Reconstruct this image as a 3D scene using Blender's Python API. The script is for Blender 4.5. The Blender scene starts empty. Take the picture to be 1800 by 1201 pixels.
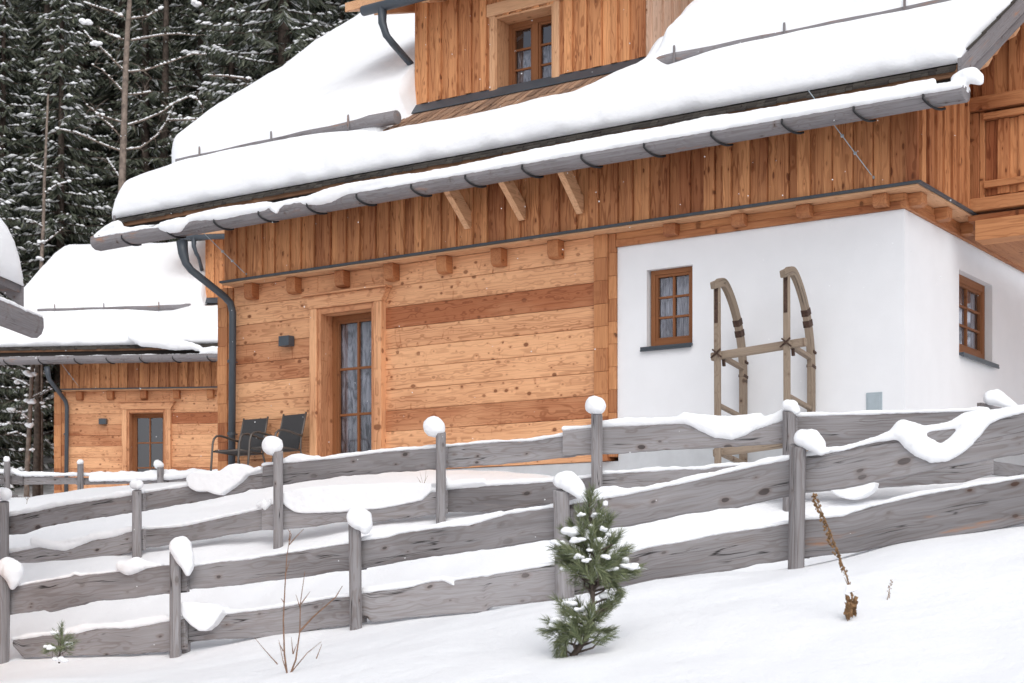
import bpy, bmesh, math, random
import numpy as np
from mathutils import Matrix, Vector, noise as mnoise

random.seed(7)
R = math.radians
scn = bpy.context.scene
COL = scn.collection
CAMZ = 1.6            # camera height in world units; measured heights are relative to the camera
F = 2800.0            # focal length in photograph pixels
HZ = 1017.0           # horizon row

# ------------------------------------------------------------------ helpers
def tag(o, label=None, cat=None, group=None, kind=None):
    if label: o['label'] = label
    if cat: o['category'] = cat
    if group: o['group'] = group
    if kind: o['kind'] = kind
    return o

def link(o):
    COL.objects.link(o)
    return o

def empty(name, mat):
    o = link(bpy.data.objects.new(name, None))
    o.matrix_world = mat
    o.empty_display_size = .3
    return o

def copy_tree(o, parent=None):
    c = o.copy(); COL.objects.link(c)
    c.parent = parent
    if parent is not None:
        c.matrix_parent_inverse = o.matrix_parent_inverse.copy()
    for ch in list(o.children):
        copy_tree(ch, c)
    return c

class MB:
    """collects board-like shapes into one mesh with a tint and grain coordinates per vertex"""
    def __init__(self):
        self.v = []; self.f = []; self.t = []; self.g = []
    def add(self, vs, fs, tint=.5, gc=None, ax=0):
        b = len(self.v)
        off = (random.uniform(0, 90), random.uniform(0, 90), random.uniform(0, 90))
        for k, p in enumerate(vs):
            self.v.append(tuple(p)); self.t.append(tint)
            q = gc[k] if gc else (p[ax], p[(ax+1) % 3], p[(ax+2) % 3])
            self.g.append((q[0]+off[0], q[1]+off[1], q[2]+off[2]))
        for q in fs: self.f.append(tuple(b+i for i in q))
    BF = [(0,1,3,2),(4,6,7,5),(0,4,5,1),(2,3,7,6),(0,2,6,4),(1,5,7,3)]
    def box(self, x0, x1, y0, y1, z0, z1, tint=.5, ax=0, T=None):
        vs = [(x,y,z) for x in (x0,x1) for y in (y0,y1) for z in (z0,z1)]
        dm = (x1-x0, y1-y0, z1-z0); i1, i2 = sorted([(ax+1)%3, (ax+2)%3], key=lambda i: -dm[i])
        gc = [(p[ax], p[i1]+.35*p[i2], p[i2]) for p in vs]
        if T: vs = [T(*p) for p in vs]
        self.add(vs, self.BF, tint, gc)
    def bar(self, p0, p1, w, h, tint=.5, up=(0,0,1)):
        p0 = Vector(p0); p1 = Vector(p1); d = p1-p0; L = d.length; d.normalize()
        s = d.cross(Vector(up))
        if s.length < 1e-3: s = d.cross(Vector((0,1,0)))
        s.normalize(); u = s.cross(d)
        vs = []; gc = []
        for a in (0, L):
            for b in (-w/2, w/2):
                for c in (-h/2, h/2):
                    vs.append(p0+d*a+s*b+u*c); gc.append((a,b,c))
        self.add(vs, self.BF, tint, gc)
    def prism(self, poly, T, n0, n1, tint=.5):
        """poly: (u,w) outline; T(u,n,w) -> point; extruded from n0 to n1; grain along u"""
        n = len(poly)
        vs = [T(u,n0,w) for u,w in poly]+[T(u,n1,w) for u,w in poly]
        gc = [(u,w,n0) for u,w in poly]+[(u,w,n1) for u,w in poly]
        fs = [tuple(range(n)), tuple(range(2*n-1, n-1, -1))]
        for i in range(n): fs.append((i, (i+1)%n, n+(i+1)%n, n+i))
        self.add(vs, fs, tint, gc)
    def tube(self, pts, rad, n=10, tint=.5, cap=True, flat=None):
        pts = [Vector(p) for p in pts]
        m = len(pts)
        if not hasattr(rad, '__len__'): rad = [rad]*m
        vs = []; gc = []; L = 0
        ref = Vector((0,0,1))
        d0 = (pts[-1]-pts[0]).normalized()
        if abs(d0.z) > .9: ref = Vector((0,1,0))
        for i, p in enumerate(pts):
            d = (pts[min(i+1,m-1)]-pts[max(i-1,0)]).normalized()
            s = d.cross(ref)
            if s.length < 1e-3: s = d.cross(Vector((1,0,0)))
            s.normalize(); u = s.cross(d)
            if i: L += (p-pts[i-1]).length
            for k in range(n):
                a = 2*math.pi*(k+.5)/n
                fy = flat if flat else 1
                vs.append(p+(s*math.cos(a)+u*math.sin(a)*fy)*rad[i])
                gc.append((L, rad[i]*math.cos(a), rad[i]*math.sin(a)))
        fs = []
        for i in range(m-1):
            for k in range(n):
                fs.append((i*n+k, i*n+(k+1)%n, (i+1)*n+(k+1)%n, (i+1)*n+k))
        if cap:
            fs.append(tuple(range(n-1,-1,-1))); fs.append(tuple((m-1)*n+k for k in range(n)))
        self.add(vs, fs, tint, gc)
    def build(self, name, mat, parent=None, off=(0,0,0), smooth=False, bevel=0, recalc=True):
        me = bpy.data.meshes.new(name)
        vs = [(x+off[0], y+off[1], z+off[2]) for x,y,z in self.v]
        me.from_pydata(vs, [], self.f)
        if recalc:
            bm = bmesh.new(); bm.from_mesh(me)
            bmesh.ops.recalc_face_normals(bm, faces=bm.faces)
            bm.to_mesh(me); bm.free()
        a = me.attributes.new('tint', 'FLOAT', 'POINT'); a.data.foreach_set('value', self.t)
        a = me.attributes.new('gc', 'FLOAT_VECTOR', 'POINT'); a.data.foreach_set('vector', [c for q in self.g for c in q])
        if smooth:
            me.polygons.foreach_set('use_smooth', [True]*len(me.polygons))
        me.materials.append(mat)
        o = link(bpy.data.objects.new(name, me))
        if parent is not None: o.parent = parent
        if bevel:
            b = o.modifiers.new('bevel', 'BEVEL'); b.width = bevel; b.segments = 2; b.limit_method = 'ANGLE'; b.angle_limit = R(50)
        return o

# ------------------------------------------------------------------ materials
def nodes(name):
    m = bpy.data.materials.new(name); m.use_nodes = True
    nt = m.node_tree; nt.nodes.clear()
    out = nt.nodes.new('ShaderNodeOutputMaterial')
    return m, nt, out

def N(nt, t, **kw):
    n = nt.nodes.new(t)
    for k, v in kw.items():
        if k in n.inputs: n.inputs[k].default_value = v
        else: setattr(n, k, v)
    return n

def ln(nt, a, b): nt.links.new(a, b)

def math_(nt, op, a, b=None, c=None):
    n = nt.nodes.new('ShaderNodeMath'); n.operation = op
    for i, x in enumerate((a, b, c)):
        if x is None: continue
        if isinstance(x, (int, float)): n.inputs[i].default_value = x
        else: ln(nt, x, n.inputs[i])
    return n.outputs[0]

def vmul(nt, v, s):
    n = nt.nodes.new('ShaderNodeVectorMath'); n.operation = 'MULTIPLY'
    ln(nt, v, n.inputs[0]); n.inputs[1].default_value = s
    return n.outputs[0]

def mixc(nt, fac, a, b, mode='MIX'):
    n = nt.nodes.new('ShaderNodeMix'); n.data_type = 'RGBA'; n.blend_type = mode
    for s, x in ((n.inputs[0], fac), (n.inputs[6], a), (n.inputs[7], b)):
        if isinstance(x, (int, float)): s.default_value = x
        elif isinstance(x, tuple): s.default_value = x if len(x) == 4 else x+(1,)
        else: ln(nt, x, s)
    return n.outputs[2]

def mrange(nt, v, a, b, c=0., d=1., smooth=True):
    n = nt.nodes.new('ShaderNodeMapRange')
    n.interpolation_type = 'SMOOTHSTEP' if smooth else 'LINEAR'
    ln(nt, v, n.inputs[0])
    for i, x in zip((1,2,3,4), (a,b,c,d)): n.inputs[i].default_value = x
    return n.outputs[0]

def noise_(nt, vec, scale, detail=3, rough=.55, dist=0):
    n = N(nt, 'ShaderNodeTexNoise', Scale=scale, Detail=detail, Roughness=rough, Distortion=dist)
    ln(nt, vec, n.inputs['Vector'])
    return n.outputs['Fac']

def wood(name, light, dark, knot, line=.35, knotr=.16, kscale=(4.6,5.6,5.6), ringf=70., rough=.62, blotch=None, lowamp=.75, flame=0., crack=0., ring=(.35,6,6)):
    m, nt, out = nodes(name)
    at = N(nt, 'ShaderNodeAttribute', attribute_name='gc'); ti = N(nt, 'ShaderNodeAttribute', attribute_name='tint')
    gc = at.outputs['Vector']
    vo = N(nt, 'ShaderNodeTexVoronoi', Scale=1.); vo.feature = 'F1'; vo.voronoi_dimensions = '2D'
    wob = noise_(nt, vmul(nt, gc, (3,8,8)), 1.5, 2)
    ln(nt, vmul(nt, gc, kscale), vo.inputs['Vector'])
    sx = N(nt, 'ShaderNodeSeparateColor'); ln(nt, vo.outputs['Color'], sx.inputs[0])
    d0 = math_(nt, 'ADD', vo.outputs['Distance'], math_(nt, 'MULTIPLY', math_(nt, 'SUBTRACT', wob, .5), .22))
    size = math_(nt, 'MULTIPLY', math_(nt, 'POWER', mrange(nt, sx.outputs[0], .35, 1., 0., 1., smooth=False), 3.2), knotr)
    size = math_(nt, 'ADD', size, .012)
    kd = math_(nt, 'SUBTRACT', d0, size)
    kmask = mrange(nt, kd, .0, .035, 1., 0.)
    khalo = mrange(nt, kd, .0, .17, .5, 0.)
    big = math_(nt, 'MULTIPLY', math_(nt, 'GREATER_THAN', sx.outputs[0], .42), mrange(nt, noise_(nt, vmul(nt, gc, (.55,2.2,2.2)), 1., 2), .40, .58, .15, 1.))
    kmask = math_(nt, 'MULTIPLY', kmask, big); khalo = math_(nt, 'MULTIPLY', khalo, big)
    n1 = noise_(nt, vmul(nt, gc, ring), 1., 2, .45)
    warp = math_(nt, 'ADD', n1, math_(nt, 'MULTIPLY', mrange(nt, d0, 0, .5, 1., 0.), .05))
    rings = math_(nt, 'SINE', math_(nt, 'MULTIPLY', warp, ringf*2))
    rings = mrange(nt, rings, .2, 1., 0., 1.)
    fine = noise_(nt, vmul(nt, gc, (3,110,110)), 1., 4, .6)
    fine2 = noise_(nt, vmul(nt, gc, (1.2,22,22)), 1., 3, .6)
    low = noise_(nt, vmul(nt, gc, (.7,2.5,2.5)), 1., 3, .5)
    t = math_(nt, 'ADD', ti.outputs['Fac'], math_(nt, 'MULTIPLY', math_(nt, 'SUBTRACT', low, .5), lowamp))
    t = math_(nt, 'ADD', t, math_(nt, 'MULTIPLY', math_(nt, 'SUBTRACT', fine2, .5), .5))
    t = math_(nt, 'MINIMUM', math_(nt, 'MAXIMUM', t, 0.), 1.)
    c = mixc(nt, t, light, dark)
    if blotch:
        bm_ = mrange(nt, noise_(nt, vmul(nt, gc, (1.0,7,7)), 1.3, 4, .65), .58, .76, 0., .85)
        c = mixc(nt, bm_, c, blotch)
    lm = math_(nt, 'MULTIPLY', math_(nt, 'MULTIPLY', rings, line), mrange(nt, low, .3, .7, .35, 1.))
    c = mixc(nt, lm, c, mixc(nt, 1., c, (.52,.40,.33), 'MULTIPLY'))
    c = mixc(nt, mrange(nt, fine, .3, .7, 0., .42), c, mixc(nt, 1., c, (.66,.58,.52), 'MULTIPLY'))
    if flame:
        fl = noise_(nt, vmul(nt, gc, (11,2.6,2.6)), 1., 3, .55, 1.2)
        fm = math_(nt, 'MULTIPLY', mrange(nt, fl, .60, .74, 0., flame), mrange(nt, noise_(nt, vmul(nt, gc, (.4,1.7,1.7)), 1., 1), .48, .66))
        c = mixc(nt, fm, c, mixc(nt, 1., c, (.60,.40,.30), 'MULTIPLY'))
    c = mixc(nt, khalo, c, mixc(nt, 1., c, (.62,.45,.36), 'MULTIPLY'))
    c = mixc(nt, math_(nt, 'MULTIPLY', kmask, .82), c, knot)
    hgt = math_(nt, 'ADD', math_(nt, 'MULTIPLY', fine, .5), math_(nt, 'MULTIPLY', rings, -.25))
    if crack:
        ck = noise_(nt, vmul(nt, gc, (.8,20,20)), 1., 2, .4)
        ckm = mrange(nt, math_(nt, 'ABSOLUTE', math_(nt, 'SUBTRACT', ck, .5)), .0, .020, crack, 0.)
        ckm = math_(nt, 'MULTIPLY', ckm, mrange(nt, noise_(nt, vmul(nt, gc, (1.5,9,9)), 1., 1), .5, .62))
        c = mixc(nt, ckm, c, (.03,.027,.027))
        hgt = math_(nt, 'SUBTRACT', hgt, ckm)
    b = N(nt, 'ShaderNodeBsdfPrincipled', Roughness=rough)
    b.inputs['Specular IOR Level'].default_value = .25
    ln(nt, c, b.inputs['Base Color'])
    bp = N(nt, 'ShaderNodeBump', Strength=.35, Distance=.006); ln(nt, hgt, bp.inputs['Height']); ln(nt, bp.outputs[0], b.inputs['Normal'])
    ln(nt, b.outputs[0], out.inputs[0])
    return m

def plain(name, col, rough=.5, metal=0., nscale=0, namt=.15, bump=0, spec=.4, bscale=60):
    m, nt, out = nodes(name)
    b = N(nt, 'ShaderNodeBsdfPrincipled', Roughness=rough, Metallic=metal)
    b.inputs['Specular IOR Level'].default_value = spec
    tc = N(nt, 'ShaderNodeTexCoord')
    if nscale:
        f = noise_(nt, tc.outputs['Object'], nscale, 4, .6)
        c = mixc(nt, mrange(nt, f, .3, .7), tuple(x*(1-namt) for x in col), tuple(min(1,x*(1+namt)) for x in col))
        ln(nt, c, b.inputs['Base Color'])
    else:
        b.inputs['Base Color'].default_value = col+(1,)
    if bump:
        bp = N(nt, 'ShaderNodeBump', Strength=bump, Distance=.01)
        ln(nt, noise_(nt, tc.outputs['Object'], bscale, 4, .6), bp.inputs['Height']); ln(nt, bp.outputs[0], b.inputs['Normal'])
    ln(nt, b.outputs[0], out.inputs[0])
    return m

def snow_mat(name, soft=.35, dirty=False):
    m, nt, out = nodes(name)
    tc = N(nt, 'ShaderNodeTexCoord'); co = tc.outputs['Object']
    b = N(nt, 'ShaderNodeBsdfPrincipled', Roughness=.75)
    b.inputs['Base Color'].default_value = (.90,.912,.935,1)
    b.inputs['Specular IOR Level'].default_value = .2
    h = math_(nt, 'ADD', noise_(nt, co, 3.2, 3, .5), math_(nt, 'MULTIPLY', noise_(nt, co, 38, 4, .7), .22))
    bp = N(nt, 'ShaderNodeBump', Strength=soft, Distance=.06)
    ln(nt, h, bp.inputs['Height']); ln(nt, bp.outputs[0], b.inputs['Normal'])
    ln(nt, b.outputs[0], out.inputs[0])
    return m

M = {}
M['log']   = wood('larch_planks', (.82,.455,.248), (.40,.145,.064), (.17,.062,.028), line=.62, knotr=.17, kscale=(5.5,7.5,6), ringf=34, lowamp=1.3, flame=.9)
M['clad']  = wood('larch_cladding', (.84,.41,.185), (.30,.10,.042), (.12,.038,.017), line=.85, knotr=.14, kscale=(3.6,9.5,7), ringf=30, lowamp=1.1)
M['beam']  = wood('larch_beams', (.66,.32,.145), (.32,.115,.048), (.10,.035,.015), line=.5, knotr=.15, ringf=34, lowamp=1.1)
M['pale']  = wood('pale_larch', (.76,.46,.27), (.56,.29,.15), (.20,.08,.035), line=.4, knotr=.13, ringf=34, lowamp=1.)
M['bleach']= wood('bleached_larch', (.88,.66,.52), (.72,.50,.37), (.20,.08,.04), line=.5, knotr=.15, ringf=34, lowamp=1.)
M['frame'] = wood('stained_frame', (.30,.125,.052), (.21,.082,.034), (.12,.04,.02), line=.15, knotr=0.)
M['grey']  = wood('weathered_board', (.365,.355,.368), (.160,.152,.158), (.045,.038,.038), ringf=44, lowamp=1.6, line=.38, knotr=.12, kscale=(3.4,6.5,8), rough=.8, blotch=(.26,.23,.225), crack=1.)
M['stain'] = wood('stained_weathered_board', (.365,.355,.368), (.160,.152,.158), (.06,.03,.02), ringf=44, lowamp=1.6, line=.38, knotr=.12, kscale=(3.4,6.5,8), rough=.8, blotch=(.42,.20,.09), crack=.75)
M['gutter']= wood('weathered_log', (.29,.28,.295), (.145,.137,.145), (.06,.04,.03), line=.3, knotr=.06, rough=.8, blotch=(.40,.19,.095), crack=.5)
M['sledge']= wood('old_sledge_wood', (.37,.30,.235), (.17,.132,.10), (.06,.04,.03), line=.3, knotr=.08, rough=.8, crack=.8)
M['shing'] = wood('split_shingles', (.47,.30,.20), (.22,.14,.10), (.08,.05,.03), line=.2, knotr=0., rough=.8)
M['dshing']= wood('old_shingle_edge', (.075,.068,.06), (.035,.03,.028), (.02,.02,.02), line=.2, knotr=0., rough=.9)
M['fasc']  = wood('eave_board', (.30,.155,.085), (.17,.09,.05), (.05,.03,.02), line=.25, knotr=.05)
M['dark']  = plain('eave_gap_shade', (.02,.015,.013), .8)  # near-black colour for the shadow gap below the eave
M['metal'] = plain('anthracite_metal', (.055,.066,.080), .42, 0., 3, .12)
M['iron']  = plain('black_iron', (.014,.014,.016), .5)
M['rust']  = plain('rusty_iron', (.06,.032,.022), .75, 0, 30, .4, .2)
M['plaster']= plain('white_plaster', (.79,.80,.825), .9, 0, 2.2, .015, .22, .2, 130)
M['plinth'] = plain('grey_plinth', (.50,.515,.535), .9, 0, 4, .05, .2, .2, 90)
M['hatch'] = plain('grey_hatch', (.36,.42,.46), .45, 0, 8, .05)
M['chair'] = plain('chair_tube', (.12,.105,.095), .4, .4)
M['mesh']  = plain('chair_fabric', (.045,.044,.046), .7, 0, 160, .25)
M['snow']  = snow_mat('snow', .30)
M['roofsnow'] = snow_mat('roof_snow_layer', .45)
M['bark']  = plain('spruce_bark', (.085,.066,.055), .9, 0, 9, .4, .6, .2, 14)
M['greybark'] = plain('bare_tree_bark', (.20,.16,.135), .9, 0, 7, .35, .6, .2, 14)
M['twig']  = plain('twig_bark', (.20,.115,.075), .8, 0, 20, .3)
M['dry']   = plain('dry_stalk', (.20,.115,.055), .9, 0, 40, .4)
def curtain_mat():
    m, nt, out = nodes('reflection_streak_curtain')
    tc = N(nt, 'ShaderNodeTexCoord')
    f = noise_(nt, vmul(nt, tc.outputs['Object'], (9,9,2.2)), 1., 4, .65, 1.5)  # streaks put into the curtain colour imitate reflections in the glass
    b = N(nt, 'ShaderNodeBsdfPrincipled', Roughness=.9)
    ln(nt, mixc(nt, mrange(nt, f, .36, .62), (.10,.10,.115), (.50,.49,.53)), b.inputs['Base Color'])
    ln(nt, b.outputs[0], out.inputs[0])
    return m
M['curtain'] = curtain_mat()
M['room'] = plain('unlit_room_shade', (.03,.03,.034), .9)  # dark colour stands in for the missing light indoors

def leafm(name, c1, c2, frost=0.):
    m, nt, out = nodes(name)
    g = N(nt, 'ShaderNodeNewGeometry')
    b = N(nt, 'ShaderNodeBsdfPrincipled', Roughness=.65)
    b.inputs['Specular IOR Level'].default_value = .25
    c = mixc(nt, g.outputs['Random Per Island'], c1, c2)
    if frost:                                    # needles with rime and snow dust on them
        fr = math_(nt, 'FRACT', math_(nt, 'MULTIPLY', g.outputs['Random Per Island'], 37.))
        c = mixc(nt, mrange(nt, fr, 1-frost, 1., 0., .75), c, (.66,.68,.70))
    ln(nt, c, b.inputs['Base Color'])
    ln(nt, b.outputs[0], out.inputs[0])
    return m
M['needle'] = leafm('spruce_needles', (.058,.074,.052), (.165,.175,.13), .20)
M['pineneedle'] = leafm('pine_needles', (.085,.115,.058), (.25,.27,.15), .05)

def glass_mat():
    m, nt, out = nodes('window_glass')
    tr = N(nt, 'ShaderNodeBsdfTransparent'); tr.inputs[0].default_value = (.86,.88,.9,1)
    gl = N(nt, 'ShaderNodeBsdfGlossy', Roughness=.03); gl.inputs[0].default_value = (.86,.86,.95,1)
    lw = N(nt, 'ShaderNodeFresnel', IOR=1.6)
    ge = N(nt, 'ShaderNodeNewGeometry')
    f = math_(nt, 'MULTIPLY', math_(nt, 'ADD', math_(nt, 'MULTIPLY', lw.outputs[0], 1.5), .06), math_(nt, 'SUBTRACT', 1., ge.outputs['Backfacing']))
    mx = N(nt, 'ShaderNodeMixShader'); ln(nt, f, mx.inputs[0]); ln(nt, tr.outputs[0], mx.inputs[1]); ln(nt, gl.outputs[0], mx.inputs[2])
    ln(nt, mx.outputs[0], out.inputs[0])
    return m
M['glass'] = glass_mat()

def ground_mat():
    m, nt, out = nodes('snow_ground')
    tc = N(nt, 'ShaderNodeTexCoord'); co = tc.outputs['Object']
    b = N(nt, 'ShaderNodeBsdfPrincipled', Roughness=.75)
    b.inputs['Specular IOR Level'].default_value = .2
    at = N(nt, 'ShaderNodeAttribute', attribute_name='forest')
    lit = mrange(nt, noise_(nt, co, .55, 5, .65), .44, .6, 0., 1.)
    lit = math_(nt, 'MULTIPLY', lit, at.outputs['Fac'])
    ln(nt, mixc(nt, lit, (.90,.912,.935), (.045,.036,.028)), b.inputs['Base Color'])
    h = math_(nt, 'ADD', noise_(nt, co, 1.3, 5, .55), math_(nt, 'MULTIPLY', noise_(nt, co, 38, 4, .7), .12))
    bp = N(nt, 'ShaderNodeBump', Strength=.55, Distance=.10)
    ln(nt, h, bp.inputs['Height']); ln(nt, bp.outputs[0], b.inputs['Normal'])
    ln(nt, b.outputs[0], out.inputs[0])
    return m
M['ground'] = ground_mat()

# ------------------------------------------------------------------ measuring frames (used to size things, all at real places)
class Frame:
    def __init__(self, P, yaw, zb):
        """P: ground-plan origin, yaw: rotation, zb: base height relative to the camera"""
        self.P = np.array([P[0], P[1], 0.]); self.yaw = yaw; self.zb = zb
        self.ex = np.array([math.cos(yaw), math.sin(yaw), 0]); self.ey = np.array([-math.sin(yaw), math.cos(yaw), 0])
        self.mat = Matrix.Translation((P[0], P[1], zb+CAMZ)) @ Matrix.Rotation(yaw, 4, 'Z')
    def loc(self, px, py, y=0.):
        r = np.array([(px-900)/F, 1, (HZ-py)/F]); k = (self.P@self.ey+y)/(r@self.ey); p = r*k-self.P
        return float(p@self.ex), float(p[2]-self.zb)
    def locx(self, px, py, x=0.):
        r = np.array([(px-900)/F, 1, (HZ-py)/F]); k = (self.P@self.ex+x)/(r@self.ex); p = r*k-self.P
        return float(p@self.ey), float(p[2]-self.zb)
    def depth(self, px, y=0.):
        r = np.array([(px-900)/F, 1, 0]); return float((self.P@self.ey+y)/(r@self.ey))
    def world(self, x, y, z):
        return self.mat @ Vector((x, y, z))

ZB = 1.45
HF = Frame((4.53, 18.4), -math.atan2(.562, .827), ZB)           # the chalet
NF = Frame((-1.51, 41.68), -R(7), ZB+.58)                        # its neighbour

# ------------------------------------------------------------------ snow pieces: overlapping lumps fused and softened
def ico(bm, c, rx, ry, rz, sub=2):
    g = bmesh.ops.create_icosphere(bm, subdivisions=sub, radius=1.)
    for v in g['verts']:
        n = 1+.10*mnoise.noise(Vector((v.co.x*1.7+c[0]*3, v.co.y*1.7+c[1]*5, v.co.z*1.7+c[2]*3)))
        v.co = Vector((c[0]+v.co.x*rx*n, c[1]+v.co.y*ry*n, c[2]+v.co.z*rz*n))

CLOUD = bpy.data.textures.new('snow_grain', 'CLOUDS'); CLOUD.noise_scale = .09; CLOUD.noise_depth = 3

def snow_piece(name, label, frame, items, voxel=.011, group=None, smooth=6, cat='snow', mat=None):
    bm = bmesh.new()
    for it in items:
        if it[0] == 'c':                       # chain of lumps: (px,py,rpx) along a path, at depth y
            pts = it[1]; y = it[2]; fl = it[3] if len(it) > 3 else 1.
            P = []
            for px, py, r in pts:
                x, z = frame.loc(px, py, y); P.append((x, z, r/F*frame.depth(px, y)))
            for a, b in zip(P, P[1:]+[P[-1]]):
                n = max(1, int(math.hypot(b[0]-a[0], b[1]-a[1])/(.4*min(a[2], b[2])+1e-6)))
                for k in range(n):
                    t = k/n
                    rr = a[2]+(b[2]-a[2])*t
                    ico(bm, (a[0]+(b[0]-a[0])*t, y, a[1]+(b[1]-a[1])*t), rr, rr*fl, rr)
        elif it[0] == 'm':                     # the same in metres: (x,y,z,rx,ry,rz)
            for q in it[1]: ico(bm, q[:3], q[3], q[4], q[5])
        elif it[0] == 's':                     # ridge along a path of (x,z,h) in metres, depth y, half width w
            pts, y, w = it[1:4]
            n = 10; rings = []
            for x, z, h in pts:
                ring = []
                for k in range(n):
                    a = 2*math.pi*k/n
                    ring.append(bm.verts.new((x, y+w*math.cos(a), z+h*.35+math.sin(a)*(h*.65+.004))))
                rings.append(ring)
            for A, B in zip(rings, rings[1:]):
                for k in range(n): bm.faces.new((A[k], A[(k+1)%n], B[(k+1)%n], B[k]))
            bm.faces.new(rings[0][::-1]); bm.faces.new(rings[-1])
        elif it[0] == 'p':                     # outline with real thickness y0..y1
            pts, y0, y1 = it[1:4]
            q = [frame.loc(px, py, (y0+y1)/2) for px, py in pts]
            A = [bm.verts.new((x, y0, z)) for x, z in q]; B = [bm.verts.new((x, y1, z)) for x, z in q]
            fa = bm.faces.new(A); fb = bm.faces.new(B[::-1]); n = len(q)
            for k in range(n): bm.faces.new((A[k], B[k], B[(k+1)%n], A[(k+1)%n]))
            bmesh.ops.triangulate(bm, faces=[fa, fb])
    bmesh.ops.recalc_face_normals(bm, faces=bm.faces)
    c = sum((v.co for v in bm.verts), Vector())/len(bm.verts)
    zmin = min(v.co.z for v in bm.verts); c.z = zmin
    for v in bm.verts: v.co -= c
    me = bpy.data.meshes.new(name); bm.to_mesh(me); bm.free()
    me.materials.append(mat or M['snow'])
    o = link(bpy.data.objects.new(name, me))
    o.matrix_world = frame.mat @ Matrix.Translation(c)
    rm = o.modifiers.new('fuse', 'REMESH'); rm.mode = 'VOXEL'; rm.voxel_size = voxel; rm.use_smooth_shade = True
    sm = o.modifiers.new('soften', 'SMOOTH'); sm.factor = .5; sm.iterations = smooth
    dp = o.modifiers.new('settle', 'DISPLACE'); dp.texture = CLOUD; dp.texture_coords = 'GLOBAL'; dp.strength =   .013 if voxel < .015 else (.016 if voxel < .025 else .035); dp.mid_level = .5
    tag(o, label, cat, group)
    return o

# ------------------------------------------------------------------ chalet
Y0, ZE = -.85, 5.56                       # eave line
SL = math.tan(R(34.2))
def zr(y): return ZE+SL*(y-Y0)
YR = 7.0                                  # ridge
XL, XR = -12.35, .97                      # verges
DX0, DX1, DY = -8.15, -4.17, 1.34          # dormer
def fx(x, y):
    """the verges run outwards towards the ridge"""
    t = min(y, 2*YR-y)-Y0
    if x < -10.5: return x-.16*t*min(1., (-10.5-x)/(-10.5-XL))
    if x > .3: return x+.08*t*min(1., (x-.3)/(XR-.3))
    return x
OFF = (0,0,-ZB)

def boards(mb, a0, a1, z0, z1, T, base=0., tint=(.1,.9), top=None, bot=None, ragged=.008):
    """vertical boards side by side, alternately proud; T(u,n,z), n outward"""
    a = a0; k = 0; tt = random.uniform(*tint)
    while a < a1-.01:
        w = random.uniform(.085, .165) if k % 2 else random.uniform(.10, .19)
        b = min(a+w, a1)
        if a1-b < .05: b = a1
        n = base+(.036 if k % 2 else 0.)+random.uniform(-.002, .002)
        tt = min(tint[1], max(tint[0], .45*tt+.55*random.uniform(*tint)))
        zb = (bot((a+b)/2) if bot else z0)-random.uniform(0, ragged); zt = top((a+b)/2) if top else z1
        g = .0015
        if bot:                                    # sloping foot
            vs = [T(u,nn,zz) for u in (a+g,b-g) for nn in (n-.04,n+.022) for zz in (bot(u)-.004, zt)]
            gc = [(zz,u,nn) for u in (a+g,b-g) for nn in (n-.03,n+.022) for zz in (bot(u)-.004, zt)]
            mb.add(vs, MB.BF, tt, gc)
        else:
            mb.box(a+g, b-g, n-.045, n+.022, zb, zt, tt, ax=2, T=T)
        a = b; k += 1

TF = lambda u,n,z: (u, -n, z)             # facing the street
def TX(x0): return lambda u,n,z: (x0+n, u, z)    # facing right (gable)

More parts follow.
